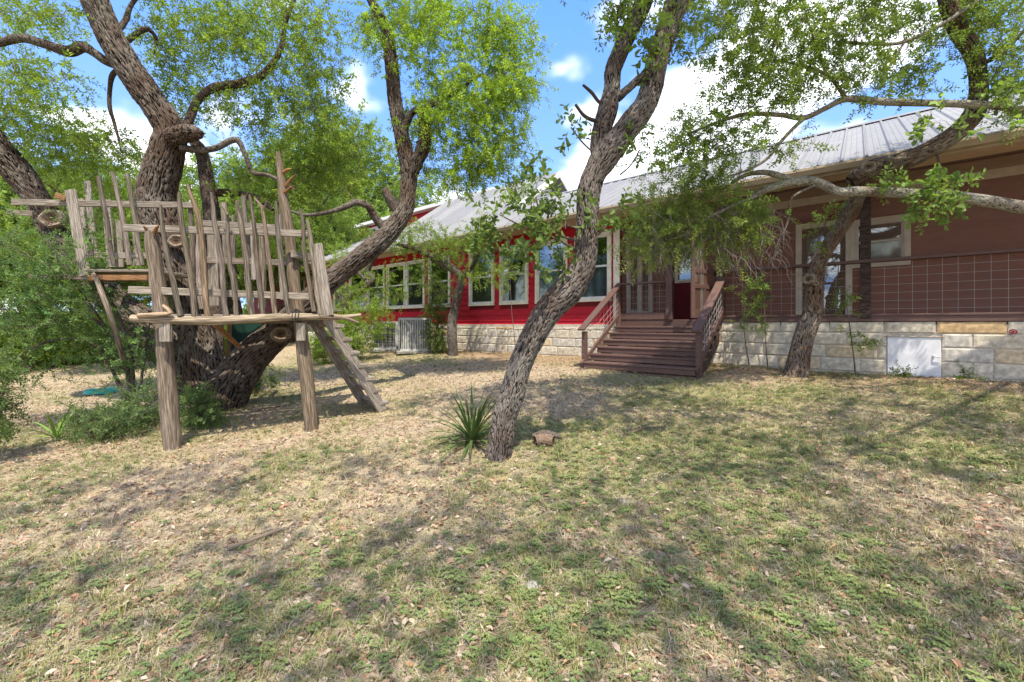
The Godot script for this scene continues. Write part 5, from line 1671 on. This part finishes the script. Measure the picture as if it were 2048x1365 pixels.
func blades(called: String, where: Vector3, label: String, category: String, count: int, l: float, w: float, tone: Color, sd: int, low: float) -> void:
	rng.seed = sd
	var t := thing(called, where, label, category)
	for k in count:
		var mb := MB.new()
		var a := k * 2.399 + rnd(-0.3, 0.3)
		var o := Vector3(cos(a), 0, sin(a))
		var rise := lerpf(1.35, low, float(k) / count) + rnd(-0.12, 0.12)
		var ln := l * rnd(0.75, 1.1)
		var g := rnd(0.8, 1.25)
		mb.col = tone * Color(g * rnd(0.9, 1.15), g, g)
		var p := o * 0.02 + Vector3(0, 0.02 + 0.05 * (1.0 - float(k) / count), 0)
		var d := (o * cos(rise) + Vector3(0, sin(rise), 0)).normalized()
		var side := o.cross(Vector3.UP)
		var prev := []
		for j in 7:
			var f := j / 6.0
			var ww := w * 0.5 * (0.55 + 1.3 * f * (1.0 - f)) * (1.0 - pow(f, 4.0))
			var up := side.cross(d)
			var row := [p - side * ww + up * ww * 0.5, p, p + side * ww + up * ww * 0.5]
			if j > 0:
				mb.face([prev[0], prev[1], row[1], row[0]], up)
				mb.face([prev[1], prev[2], row[2], row[1]], up)
			prev = row
			p += d * ln / 6.0
			d = (d + Vector3(0, -0.10 - 0.12 * f, 0) * (1.6 - rise * 0.8)).normalized()
		mi("leaf_blade", mb.done(), M.grass, t)
	var core := MB.new()
	for k in 14:      # dry skirt
		var a := rnd(0, TAU)
		core.col = Color(0.30, 0.24, 0.16)
		var o := Vector3(cos(a), rnd(-0.1, 0.3), sin(a))
		var s := o.cross(Vector3.UP).normalized() * w * 0.3
		core.face([Vector3(0, 0.05, 0) - s, Vector3(0, 0.05, 0) + s, Vector3(0, 0.06, 0) + o * l * 0.35], Vector3(0, 1, 0.1))
	mi("dry_skirt", core.done(), M.grass, t)

func shrub(called: String, label: String, category: String, where: Vector3, stems: Array, blobs: Array, opt: Dictionary, group := "") -> Node3D:
	rng.seed = opt.get("seed", 1) + 7
	var t := thing(called, where, label, category, group)
	var n := []
	for s in stems:
		var w: Dictionary = {"deep": 0.003, "seg": 0.012, "ring": 0.06, "grey": opt.get("grey", 0.4), "ur": 0.12, "vr": 0.3}
		wood3(t, "stem", s, w, n)
	crown(t, n, blobs, opt)
	return t

func build_garden() -> void:
	# air conditioners
	condenser("newer grey air conditioner with upright louvres, right one of the pair by the red wall", at(829, 0, 12.75).x, -12.75, 0.30, 0.92, 1.04, false)
	condenser("older air conditioner with a wire guard, left one of the pair, half behind leaves", at(772, 0, 13.7).x, -13.7, 0.30, 0.80, 0.96, true)
	# yuccas
	var p := at(944, 892, 4.35)
	blades("yucca", on_ground(p.x, p.z), "yucca rosette with long stiff green leaves, left of the nearest oak's foot", "yucca", 58, 0.60, 0.034, Color(0.075, 0.12, 0.035), 501, 0.12)
	p = at(112, 892, 5.3)
	blades("strap_leaf_plant", on_ground(p.x, p.z), "small bright green strap-leaved plant in the shade left of the treehouse", "plant", 11, 0.46, 0.04, Color(0.14, 0.23, 0.04), 502, 0.2)
	# a chunk of log with its bark, by the nearest oak
	rng.seed = 503
	p = at(1092, 905, 4.25)
	var lg := thing("log_chunk", on_ground(p.x, p.z), "weathered split log chunk with lifted grey bark, right of the nearest oak", "log")
	var core := bark_mesh([[Vector3(-0.11, 0.045, 0.02), 0.055], [Vector3(-0.02, 0.055, 0.0), 0.062], [Vector3(0.07, 0.05, 0.03), 0.05]], {"seg": 0.01, "ring": 0.014, "deep": 0.02, "ur": 0.12, "vr": 0.5, "grey": 0.2, "dark": Color(0.36, 0.26, 0.19)})
	mi("heartwood", core, M.bark, lg)
	mi("bark_slab", bark_mesh([[Vector3(-0.13, 0.085, -0.03), 0.022], [Vector3(-0.02, 0.115, -0.03), 0.03], [Vector3(0.08, 0.10, -0.02), 0.028], [Vector3(0.16, 0.07, 0.0), 0.014]], {"seg": 0.01, "ring": 0.014, "deep": 0.014, "ur": 0.1, "vr": 0.25, "grey": 0.55}), M.bark, lg)
	# stones
	for q in [[979, 934, 4.05, 0.075, "small round grey stone at the foot of the nearest oak", 1, "rock"], [1247, 1066, 3.02, 0.085, "half-buried tan stone in the grass, in the middle right", 2, "rock"], [1066, 1230, 2.18, 0.075, "small white quartz rock among dead leaves near the bottom", 3, "white_rock"], [468, 1228, 2.2, 0.04, "tiny white stone chip in the litter at lower left", 4, "white_rock"]]:
		p = at(q[0], q[1], q[2])
		var r := tag(mi(numbered("stone"), lump_mesh(q[5], Vector3(1.15, 0.62, 0.9) * q[3], 0.5), M[q[6]], self, Transform3D(Basis(Vector3.UP, q[5] * 1.3), on_ground(p.x, p.z, q[3] * 0.12))), q[4], "stone")
	# turquoise lid of an underground tank
	p = at(206, 787, 8.6)
	var lid := thing("tank_lid", on_ground(p.x, p.z, 0.01), "round turquoise plastic lid lying in the sunny lawn at left", "lid")
	var cy := CylinderMesh.new()
	cy.top_radius = 0.27
	cy.bottom_radius = 0.30
	cy.height = 0.06
	cy.radial_segments = 28
	mi("cover", cy, M.turquoise, lid, Transform3D(Basis(), Vector3(0, 0.03, 0)))
	var mbk := MB.new()
	for k in 6:
		mbk.cbox(Vector3(0.34, 0.012, 0.02), 0.003, Transform3D(Basis(Vector3.UP, PI / 6.0 * k), Vector3(0, 0.064, 0)))
	mi("rib", mbk.done(), M.turquoise, lid)
	# the dark green sheet on battens behind the great oak
	p = at(486, 780, 7.7)
	var gs := thing("plastic_sheet", on_ground(p.x, p.z), "dark green rounded plastic sheet on wooden battens behind the great oak's fork", "sheet")
	var outline := []
	var c0 := at(452, 0, 7.7).x - p.x
	var c1 := at(520, 0, 7.7).x - p.x
	for k in 24:
		var a := TAU * k / 24.0
		var q := Vector2(cos(a), sin(a))
		var e := Vector2(pow(absf(q.x), 0.45) * signf(q.x), pow(absf(q.y), 0.45) * signf(q.y))
		outline.append(Vector2((c0 + c1) * 0.5 + e.x * (c1 - c0) * 0.5, 0.68 + e.y * 0.66))
	var mb := MB.new()
	var fr := []
	var bk := []
	for q in outline:
		var bow: float = -0.10 * pow((q.y - 0.7) / 0.7, 2.0)
		fr.append(Vector3(q.x, q.y, bow))
		bk.append(Vector3(q.x, q.y, bow - 0.05))
	for k in outline.size():
		var k2 := (k + 1) % outline.size()
		mb.face([fr[k], fr[k2], Vector3((c0 + c1) * 0.5, 0.7, 0.02)], Vector3(0, 0, 1))
		mb.face([bk[k], bk[k2], Vector3((c0 + c1) * 0.5, 0.7, -0.05)], Vector3(0, 0, -1))
		mb.face([fr[k], fr[k2], bk[k2], bk[k]], Vector3(outline[k].x - (c0 + c1) * 0.5, outline[k].y - 0.7, 0))
	mi("sheet", mb.done(), M.green_sheet, gs)
	board(gs, "batten", gs.position + Vector3(c0 + 0.06, 0.02, 0.07), gs.position + Vector3(c0 + 0.10, 1.35, 0.05), 0.06, 0.04, M.raw_wood)
	board(gs, "batten", gs.position + Vector3(c1 - 0.09, 0.0, 0.07), gs.position + Vector3(c1 - 0.07, 0.62, 0.06), 0.06, 0.04, M.raw_wood)
	# a low stack of grey blocks by the far corner of the house
	p = at(628, 690, 16.0)
	var bl := thing("block_stack", on_ground(p.x, p.z), "low stack of grey stone blocks between the treehouse posts, far back", "stone blocks")
	rng.seed = 504
	for j in 3:
		for k in 3:
			mb = MB.new()
			mb.cbox(Vector3(0.34, 0.19, 0.25), 0.02)
			mi("stone_block", mb.done(), M.stones[[5, 1, 5][(j + k) % 3]], bl, Transform3D(Basis(Vector3.UP, rnd(-0.06, 0.06)), Vector3(-0.36 + k * 0.36 + (j % 2) * 0.1, 0.10 + j * 0.2, rnd(-0.03, 0.03))))
	# dead sticks on the ground
	for q in [[508, 838, 566, 806, 6.3, "dead grey branch lying under the treehouse, between its posts"], [150, 915, 235, 880, 5.3, "dark dead stick lying in the shade, left of the treehouse's front post"], [1240, 900, 1330, 915, 4.4, "thin fallen twig in the grass, right of the log chunk"], [455, 1135, 560, 1150, 2.7, "short grey lichened stick lying in the grass at lower left"]]:
		rng.seed = int(q[0])
		var a := at(q[0], q[1], q[4])
		var b := at(q[2], q[3], q[4])
		a = on_ground(a.x, a.z, 0.012)
		b = on_ground(b.x, b.z - 0.2, 0.02)
		var st := thing("fallen_branch", a, q[5], "stick")
		branch_pole(st, "stick", [[a, 0.016], [a.lerp(b, 0.35) + Vector3(0, 0.02, 0.03), 0.014], [a.lerp(b, 0.7) + Vector3(0, 0.01, -0.03), 0.011], [b, 0.005]], 7, Color(0.26, 0.22, 0.19))

	# shrubs
	p = at(268, 782, 6.1)
	var g := on_ground(p.x, p.z, -0.03)
	shrub("evergreen_shrub", "tall blue-green small-leaved shrub filling the left edge beside the treehouse", "shrub", g, [
		[[g, 0.032], [at(250, 720, 6.1), 0.028], [at(215, 660, 6.0), 0.022], [at(150, 620, 5.8), 0.014], [at(80, 590, 5.7), 0.008]],
		[[g, 0.030], [at(262, 720, 6.1), 0.026], [at(240, 640, 6.1), 0.020], [at(205, 570, 6.0), 0.014], [at(180, 480, 5.9), 0.008]],
		[[g, 0.022], [at(285, 740, 6.0), 0.018], [at(292, 690, 6.0), 0.014], [at(300, 640, 6.0), 0.006]],
		[[g, 0.026], [at(200, 700, 6.0), 0.02], [at(110, 680, 5.8), 0.014], [at(20, 720, 5.7), 0.008]],
		[[at(215, 660, 6.0), 0.016], [at(140, 560, 5.7), 0.011], [at(70, 520, 5.6), 0.008], [at(0, 480, 5.5), 0.005]]],
		[[60, 560, 5.7, 90, 60, 0.5, 27], [110, 620, 5.8, 110, 50, 0.5, 27], [40, 660, 5.7, 70, 60, 0.5, 20], [180, 580, 5.9, 60, 50, 0.4, 12], [200, 680, 6.0, 80, 40, 0.4, 18], [250, 740, 6.0, 50, 40, 0.35, 12], [120, 500, 5.7, 90, 40, 0.4, 12], [190, 470, 5.8, 40, 50, 0.3, 6], [20, 500, 5.5, 50, 50, 0.4, 9], [280, 680, 6.0, 30, 50, 0.3, 6], [110, 730, 5.9, 90, 25, 0.4, 6], [-30, 600, 5.6, 60, 120, 0.5, 16]], {"seed": 521, "per": 8, "spread": 0.23, "mesh": L.twig_bush, "scale": 1.05, "tint": Color(0.116, 0.217, 0.085), "alt": Color(0.211, 0.322, 0.104), "droop": 0.05})
	p = at(230, 850, 5.5)
	g = on_ground(p.x, p.z, -0.02)
	shrub("low_shrub", "low grey-green spreading shrub at the foot of the front treehouse post", "shrub", g, [[[g, 0.012], [at(240, 830, 5.5), 0.008], [at(270, 815, 5.5), 0.005]], [[g, 0.012], [at(200, 830, 5.5), 0.008], [at(160, 830, 5.4), 0.005]]],
		[[250, 840, 5.5, 75, 24, 0.4, 24], [165, 850, 5.3, 60, 18, 0.3, 12], [292, 805, 5.7, 30, 36, 0.3, 13], [215, 870, 5.2, 50, 14, 0.25, 10]], {"seed": 522, "per": 10, "spread": 0.15, "mesh": L.twig_bush, "tint": Color(0.123, 0.201, 0.092), "alt": Color(0.204, 0.274, 0.109), "droop": 0.0})
	p = at(398, 858, 5.6)
	g = on_ground(p.x, p.z, -0.02)
	shrub("low_shrub", "low shrub right of the front treehouse post, before the great oak's trunk", "shrub", g, [[[g, 0.010], [at(402, 830, 5.6), 0.007], [at(405, 800, 5.6), 0.004]]],
		[[404, 832, 5.6, 38, 30, 0.3, 18], [385, 805, 5.7, 22, 20, 0.2, 10], [425, 850, 5.6, 20, 14, 0.2, 6]], {"seed": 523, "per": 10, "spread": 0.13, "mesh": L.twig_bush, "tint": Color(0.132, 0.219, 0.092), "alt": Color(0.244, 0.311, 0.109), "droop": 0.0})
	p = at(3, 860, 4.6)
	g = on_ground(p.x - 0.35, p.z, -0.02)
	shrub("low_shrub", "dark bush cut by the left edge of the picture, nearest on that side", "shrub", g, [[[g, 0.012], [g + Vector3(0.05, 0.3, 0), 0.008], [g + Vector3(0.15, 0.6, 0), 0.004]]],
		[[-22, 820, 4.6, 28, 50, 0.25, 26], [-14, 750, 4.6, 18, 40, 0.2, 12]], {"seed": 524, "per": 9, "spread": 0.12, "mesh": L.twig_bush, "tint": Color(0.109, 0.179, 0.073), "alt": Color(0.181, 0.244, 0.082)})
	# pale young growth along the house
	p = at(668, 705, 11.5)
	g = on_ground(p.x, p.z, -0.02)
	shrub("leafy_bush", "bright yellow-green bush behind the ladder, left of the air conditioners", "bush", g, [[[g, 0.012], [at(665, 670, 11.5), 0.008], [at(672, 640, 11.5), 0.005]], [[g, 0.012], [at(700, 680, 11.5), 0.008], [at(730, 650, 11.5), 0.005]]],
		[[665, 690, 11.4, 48, 28, 0.5, 44], [720, 670, 11.6, 40, 40, 0.5, 38], [745, 640, 11.7, 30, 40, 0.4, 18], [690, 645, 11.8, 40, 20, 0.4, 16], [640, 700, 11.2, 25, 16, 0.3, 14]], {"seed": 525, "per": 9, "spread": 0.2, "tint": Color(0.242, 0.317, 0.054), "alt": Color(0.378, 0.419, 0.074), "droop": 0.0})
	p = at(874, 706, 12.1)
	g = on_ground(p.x, p.z, -0.02)
	shrub("climbing_vine", "dark leafy vine clump climbing the red wall beside the louvred air conditioner", "vine", g, [[[g, 0.012], [at(876, 650, 12.3), 0.009], [at(870, 600, 12.6), 0.007], [at(862, 550, 12.8), 0.005]]],
		[[874, 680, 12.1, 22, 30, 0.3, 30], [872, 630, 12.4, 24, 30, 0.3, 22], [880, 585, 12.6, 30, 25, 0.3, 14], [855, 560, 12.8, 22, 40, 0.3, 12]], {"seed": 526, "per": 8, "spread": 0.17, "tint": Color(0.129, 0.176, 0.047), "alt": Color(0.227, 0.243, 0.068)})
	# slender saplings before the stone base
	var slim := [
		[1500, 724, 8.0, [[1492, 690, 6], [1488, 640, 4], [1494, 590, 3]], [[1490, 580, 24, 26, 7], [1500, 620, 28, 20, 6], [1480, 650, 18, 14, 4]], "pair of thin leafy stems by the foot of the right handrail"],
		[1536, 726, 7.9, [[1532, 690, 5], [1530, 640, 4], [1528, 585, 3]], [[1530, 585, 26, 24, 8], [1520, 640, 20, 16, 3]], "single thin upright sapling just left of the porch oak's trunk"],
		[1712, 744, 6.9, [[1706, 700, 5], [1698, 640, 4], [1692, 605, 3]], [[1690, 605, 20, 10, 6], [1722, 690, 18, 14, 4], [1685, 660, 12, 16, 2]], "thin sapling with few pale leaves, left of the white crawlspace door"],
		[1030, 700, 10.4, [[1030, 686, 5], [1024, 630, 4], [1021, 578, 3], [1019, 520, 2]], [[1020, 510, 30, 40, 7], [1040, 560, 30, 30, 4]], "thin bare sapling standing in front of the middle house windows"]]
	for k in slim.size():
		var q = slim[k]
		p = at(q[0], q[1], q[2])
		g = on_ground(p.x, p.z, -0.02)
		var stem := [[g, 0.011]]
		for r in q[3]:
			stem.append([at(r[0], r[1], q[2]), 0.0018 * r[2]])
		var bl2 := []
		for r in q[4]:
			bl2.append([r[0], r[1], q[2], r[2], r[3], 0.18, r[4]])
		shrub("sapling", q[5], "sapling", g, [stem], bl2, {"seed": 530 + k, "per": 3, "spread": 0.08, "droop": 0.0, "tint": Color(0.212, 0.257, 0.061), "alt": Color(0.348, 0.365, 0.095), "thick": 0.6, "grey": 0.7, "fine": false, "wood": M.grey_twig})
	p = at(525, 800, 7.6)
	g = on_ground(p.x, p.z, -0.02)
	shrub("sapling", "sparse seedling with reddish stem just right of the dark green sheet", "sapling", g, [[[g, 0.006], [at(522, 770, 7.6), 0.005], [at(530, 735, 7.6), 0.003]], [[g, 0.005], [at(545, 775, 7.6), 0.004], [at(556, 755, 7.6), 0.003]]], [[540, 755, 7.6, 32, 22, 0.25, 10], [515, 780, 7.6, 14, 12, 0.15, 3]], {"seed": 540, "per": 4, "spread": 0.07, "droop": 0.0, "mesh": L.twig_bush, "tint": Color(0.136, 0.176, 0.061), "thick": 0.5, "fine": false})
	for q in [[1932, 754, 6.35, "small green weed against the stone base, right of the crawlspace door", 541], [1808, 754, 6.6, "yellow-green weed tuft below the white crawlspace door", 542]]:
		p = at(q[0], q[1], q[2])
		g = on_ground(p.x, p.z, -0.01)
		shrub("weed_clump", q[3], "weed", g, [[[g, 0.004], [g + Vector3(0.01, 0.04, 0), 0.003], [g + Vector3(0.02, 0.07, 0), 0.002]]], [[g + Vector3(0, 0.05, 0), Vector3(0.10, 0.05, 0.08), 6]], {"seed": q[4], "per": 4, "spread": 0.05, "droop": -0.2, "mesh": L.twig_bush, "tint": Color(0.166, 0.257, 0.068), "thick": 0.5, "fine": false})


func build_woods() -> void:
	# trees beyond the yard. One of each habit is grown, the others are turned copies
	var protos := []
	for v in 2:
		rng.seed = 600 + v
		var t := thing("far_oak", Vector3.ZERO, "far oak", "tree", "oaks standing beyond the yard")
		var n := []
		var h := 6.5
		wood3(t, "trunk", [[Vector3(0, -0.1, 0), 0.28], [Vector3(0.1, 1.2, 0), 0.22], [Vector3(-0.2, 2.6, 0.1), 0.19], [Vector3(0.2, 4.2, 0), 0.12], [Vector3(0.4, 5.8, 0), 0.05]], {"seg": 0.06, "ring": 0.08, "deep": 0.03, "flare": 0.2}, n)
		for k in 7:
			var a := k * 2.4 + v
			var o := Vector3(cos(a), 0, sin(a))
			var b := Vector3(-0.1, 1.9 + k * 0.42, 0)
			wood3(t, "limb", [[b, 0.10], [b + o * 0.9 + Vector3(0, 0.5, 0), 0.07], [b + o * 2.0 + Vector3(0, 0.8 + 0.1 * k, 0), 0.035]], {"seg": 0.05, "ring": 0.1, "deep": 0.01}, n)
		crown(t, n, [[Vector3(0, 5.4, 0), Vector3(2.2, 1.5, 2.2), 120], [Vector3(1.5, 4.2, 0.6), Vector3(1.6, 1.1, 1.6), 70], [Vector3(-1.5, 4.0, 0.4), Vector3(1.6, 1.2, 1.6), 70], [Vector3(0.2, 3.4, 1.3), Vector3(1.8, 1.2, 1.2), 70], [Vector3(-0.4, 3.6, -1.4), Vector3(1.8, 1.2, 1.2), 60]], {"seed": 610 + v, "per": 8, "spread": 0.5, "mesh": L.twig_far, "thick": 2.0, "fine": false, "tint": [Color(0.17, 0.25, 0.05), Color(0.22, 0.29, 0.065)][v], "alt": [Color(0.30, 0.37, 0.075), Color(0.34, 0.40, 0.10)][v]})
		protos.append(t)
	# px, depth, size, kind, label
	var spots := [
		[250, 12.5, 0.86, 0, "oak behind the tall blue-green shrub, left of the treehouse"], [70, 14.5, 1.0, 1, "pale leafy oak behind the left stem of the great oak"], [-130, 13.0, 1.05, 0, "oak on the far left edge beyond the sunny lawn"],
		[470, 17.0, 1.1, 1, "light green oak seen through the middle of the treehouse pickets"], [600, 21.0, 1.2, 0, "oak beyond the lawn between the treehouse posts"], [330, 20.0, 1.25, 1, "far oak behind the great oak's middle trunk"],
		[540, 30.0, 1.3, 1, "oak near the far end of the red house"], [160, 24.0, 1.4, 0, "tall far oak seen above the upper platform"], [-60, 27.0, 1.5, 1, "tall far oak near the left edge"], [430, 36.0, 1.5, 0, "farthest oak behind the gap below the treehouse floor"],
		[705, 36.0, 2.5, 1, "pale oak rising behind the low far roof"], [620, 38.0, 2.6, 0, "tall oak far behind the house, left of the great oak's right stem"],
		[1675, 24.0, 1.05, 0, "bushy treetop showing above the porch roof ridge"], [1235, 33.0, 1.15, 1, "distant treetop just above the roof, beside the nearest oak"], [1590, 30.0, 1.15, 1, "hazy treetop behind the ridge, half hidden by the crossing limb"]]
	for k in spots.size():
		var q = spots[k]
		var t: Node3D = protos[q[3]]
		if k > 1:
			t = protos[q[3]].duplicate()
			t.name = numbered("far_oak")
			add_child(t, true)
		var p := at(q[0], 0, q[1])
		t.position = on_ground(p.x, p.z, -0.05)
		t.rotation.y = k * 1.9
		t.scale = Vector3.ONE * q[2]
		t.set_meta("label", q[4])
	# undergrowth along the edge of the lawn
	rng.seed = 640
	var bush: Node3D = null
	var bs := [[40, 15.0, 1.1, "rank green bush at the lawn's edge, far left"], [130, 14.0, 0.9, "pale bush behind the turquoise lid"], [230, 15.0, 1.0, "bush behind the tall shrub's stems"], [-60, 12.0, 1.0, "bush at the left picture edge on the lawn"], [445, 15.0, 0.8, "bush in the gap left of the dark green sheet"], [420, 20.0, 1.2, "tall bush seen under the treehouse floor beside the trunk"], [560, 20.0, 0.9, "bush beyond the lawn, seen between the pickets"], [510, 26.0, 1.2, "far bush at the end of the red house"], [330, 16.0, 1.1, "bush behind the great oak's left stem"], [600, 26.0, 1.0, "far bush between treehouse post and ladder"], [180, 18.0, 1.2, "larger far bush above the lawn's edge"], [80, 20.0, 1.3, "dense far bush among the left trunks"]]
	for k in bs.size():
		var q = bs[k]
		var p := at(q[0], 0, q[1])
		if bush == null:
			bush = thing("undergrowth_bush", on_ground(p.x, p.z), q[3], "bush", "bushes along the far edge of the lawn")
			var n := []
			for j in 5:
				var a := j * 1.26
				var b := bush.position
				wood3(bush, "stem", [[b, 0.02], [b + Vector3(cos(a) * 0.4, 0.7, sin(a) * 0.4), 0.012], [b + Vector3(cos(a) * 0.7, 1.2, sin(a) * 0.7), 0.006]], {"seg": 0.02, "ring": 0.1, "deep": 0.002}, n)
			crown(bush, n, [[bush.position + Vector3(0, 0.7, 0), Vector3(1.2, 0.7, 1.0), 90], [bush.position + Vector3(0.3, 1.2, 0), Vector3(0.8, 0.6, 0.8), 40]], {"seed": 641, "per": 9, "spread": 0.3, "mesh": L.twig_far, "scale": 0.7, "thick": 0.7, "fine": false, "tint": Color(0.212, 0.277, 0.054), "alt": Color(0.333, 0.378, 0.081), "droop": 0.0})
			bush.scale = Vector3.ONE * q[2]
			continue
		var t: Node3D = bush.duplicate()
		t.name = numbered("undergrowth_bush")
		add_child(t, true)
		t.position = on_ground(p.x, p.z, -0.05)
		t.rotation.y = k * 2.2
		t.scale = Vector3.ONE * q[2]
		t.set_meta("label", q[3])


func build_turf() -> void:
	rng.seed = 700
	var where: Array[Transform3D] = []
	var tint := PackedColorArray()
	var where2: Array[Transform3D] = []
	var tint2 := PackedColorArray()
	for k in 95000:
		var d := 1.2 + 14.5 * pow(rng.randf(), 1.15)
		var x := d * rnd(-1.5, 1.5)
		var z := -d
		if x * 0.6314 + d * 0.7755 > 9.1:
			continue
		var g := green_at(x, z)
		var lush := rng.randf() < g * 0.95
		if not lush and rng.randf() < 0.35:
			continue
		var s := rnd(0.4, 0.95) * (1.0 if lush else 0.8)
		if rng.randf() < 0.03:
			s *= 1.7
		where.append(Transform3D(Basis(Vector3.UP, rnd(0, TAU)).scaled(Vector3(s * 1.2, s, s * 1.2)), on_ground(x, z, -0.004)))
		var v := rnd(0.8, 1.25)
		tint.append((Color(0.135, 0.165, 0.05).lerp(Color(0.25, 0.245, 0.09), rng.randf()) if lush else Color(0.44, 0.375, 0.255).lerp(Color(0.32, 0.265, 0.175), rng.randf())) * Color(v, v, v))
	tag(scatter("grass", L.tuft, M.grass, where, tint), "short tufts of green and straw-coloured grass over the yard", "", "", "stuff")
	where = []
	tint = PackedColorArray()
	for k in 52000:
		var d := 1.2 + 9.0 * pow(rng.randf(), 1.2)
		var x := d * rnd(-1.45, 1.45)
		var z := -d
		if x * 0.6314 + d * 0.7755 > 9.15:
			continue
		var g := green_at(x, z)
		if rng.randf() < g * 0.55:
			continue
		var s := rnd(0.5, 1.15)
		var b := Basis(Vector3.UP, rnd(0, TAU)) * Basis(Vector3.RIGHT, rnd(-0.7, 0.7)) * Basis(Vector3.BACK, rnd(-0.5, 0.5))
		if rng.randf() < 0.3:
			b = b * Basis(Vector3.RIGHT, PI)
		where.append(Transform3D(b.scaled(Vector3.ONE * s), on_ground(x, z, rnd(0.004, 0.02))))
		var pick := rng.randi() % 6
		var v := rnd(0.75, 1.25)
		tint.append([Color(0.27, 0.16, 0.10), Color(0.37, 0.265, 0.19), Color(0.47, 0.37, 0.29), Color(0.20, 0.12, 0.085), Color(0.36, 0.205, 0.125), Color(0.29, 0.21, 0.16)][pick] * Color(v, v, v))
	tag(scatter("dead_leaves", L.dead_leaf, M.litter, where, tint), "brown fallen oak leaves strewn over the grass", "", "", "stuff")
	where = []
	tint = PackedColorArray()
	for k in 30000:
		var d := 1.2 + 13.0 * rng.randf()
		var x := d * rnd(-1.5, 1.5)
		if x * 0.6314 + d * 0.7755 > 9.1:
			continue
		var s := rnd(0.7, 1.4)
		where.append(Transform3D(Basis(Vector3.UP, rnd(0, TAU)).scaled(Vector3.ONE * s), on_ground(x, -d, 0.004)))
		var v := rnd(0.75, 1.2)
		tint.append(Color(0.52, 0.45, 0.34).lerp(Color(0.38, 0.30, 0.215), rng.randf()) * Color(v, v, v))
	tag(scatter("straw", L.straw, M.litter, where, tint), "dry straw and thin runners lying on the soil", "", "", "stuff")
	where = []
	tint = PackedColorArray()
	for k in 26000:
		var d := 1.2 + 8.5 * pow(rng.randf(), 1.1)
		var x := d * rnd(-1.45, 1.45)
		if x * 0.6314 + d * 0.7755 > 9.0:
			continue
		var g := green_at(x, -d)
		if rng.randf() > g * g * 0.65 - 0.03:
			continue
		var s := rnd(0.45, 1.05)
		where.append(Transform3D(Basis(Vector3.UP, rnd(0, TAU)).scaled(Vector3.ONE * s), on_ground(x, -d, 0.0)))
		var v := rnd(0.8, 1.2)
		tint.append(Color(0.12, 0.170, 0.06).lerp(Color(0.21, 0.24, 0.09), rng.randf()) * Color(v, v, v))
	tag(scatter("weeds", L.weed, M.grass, where, tint), "low clover-like green weeds growing through the litter", "", "", "stuff")
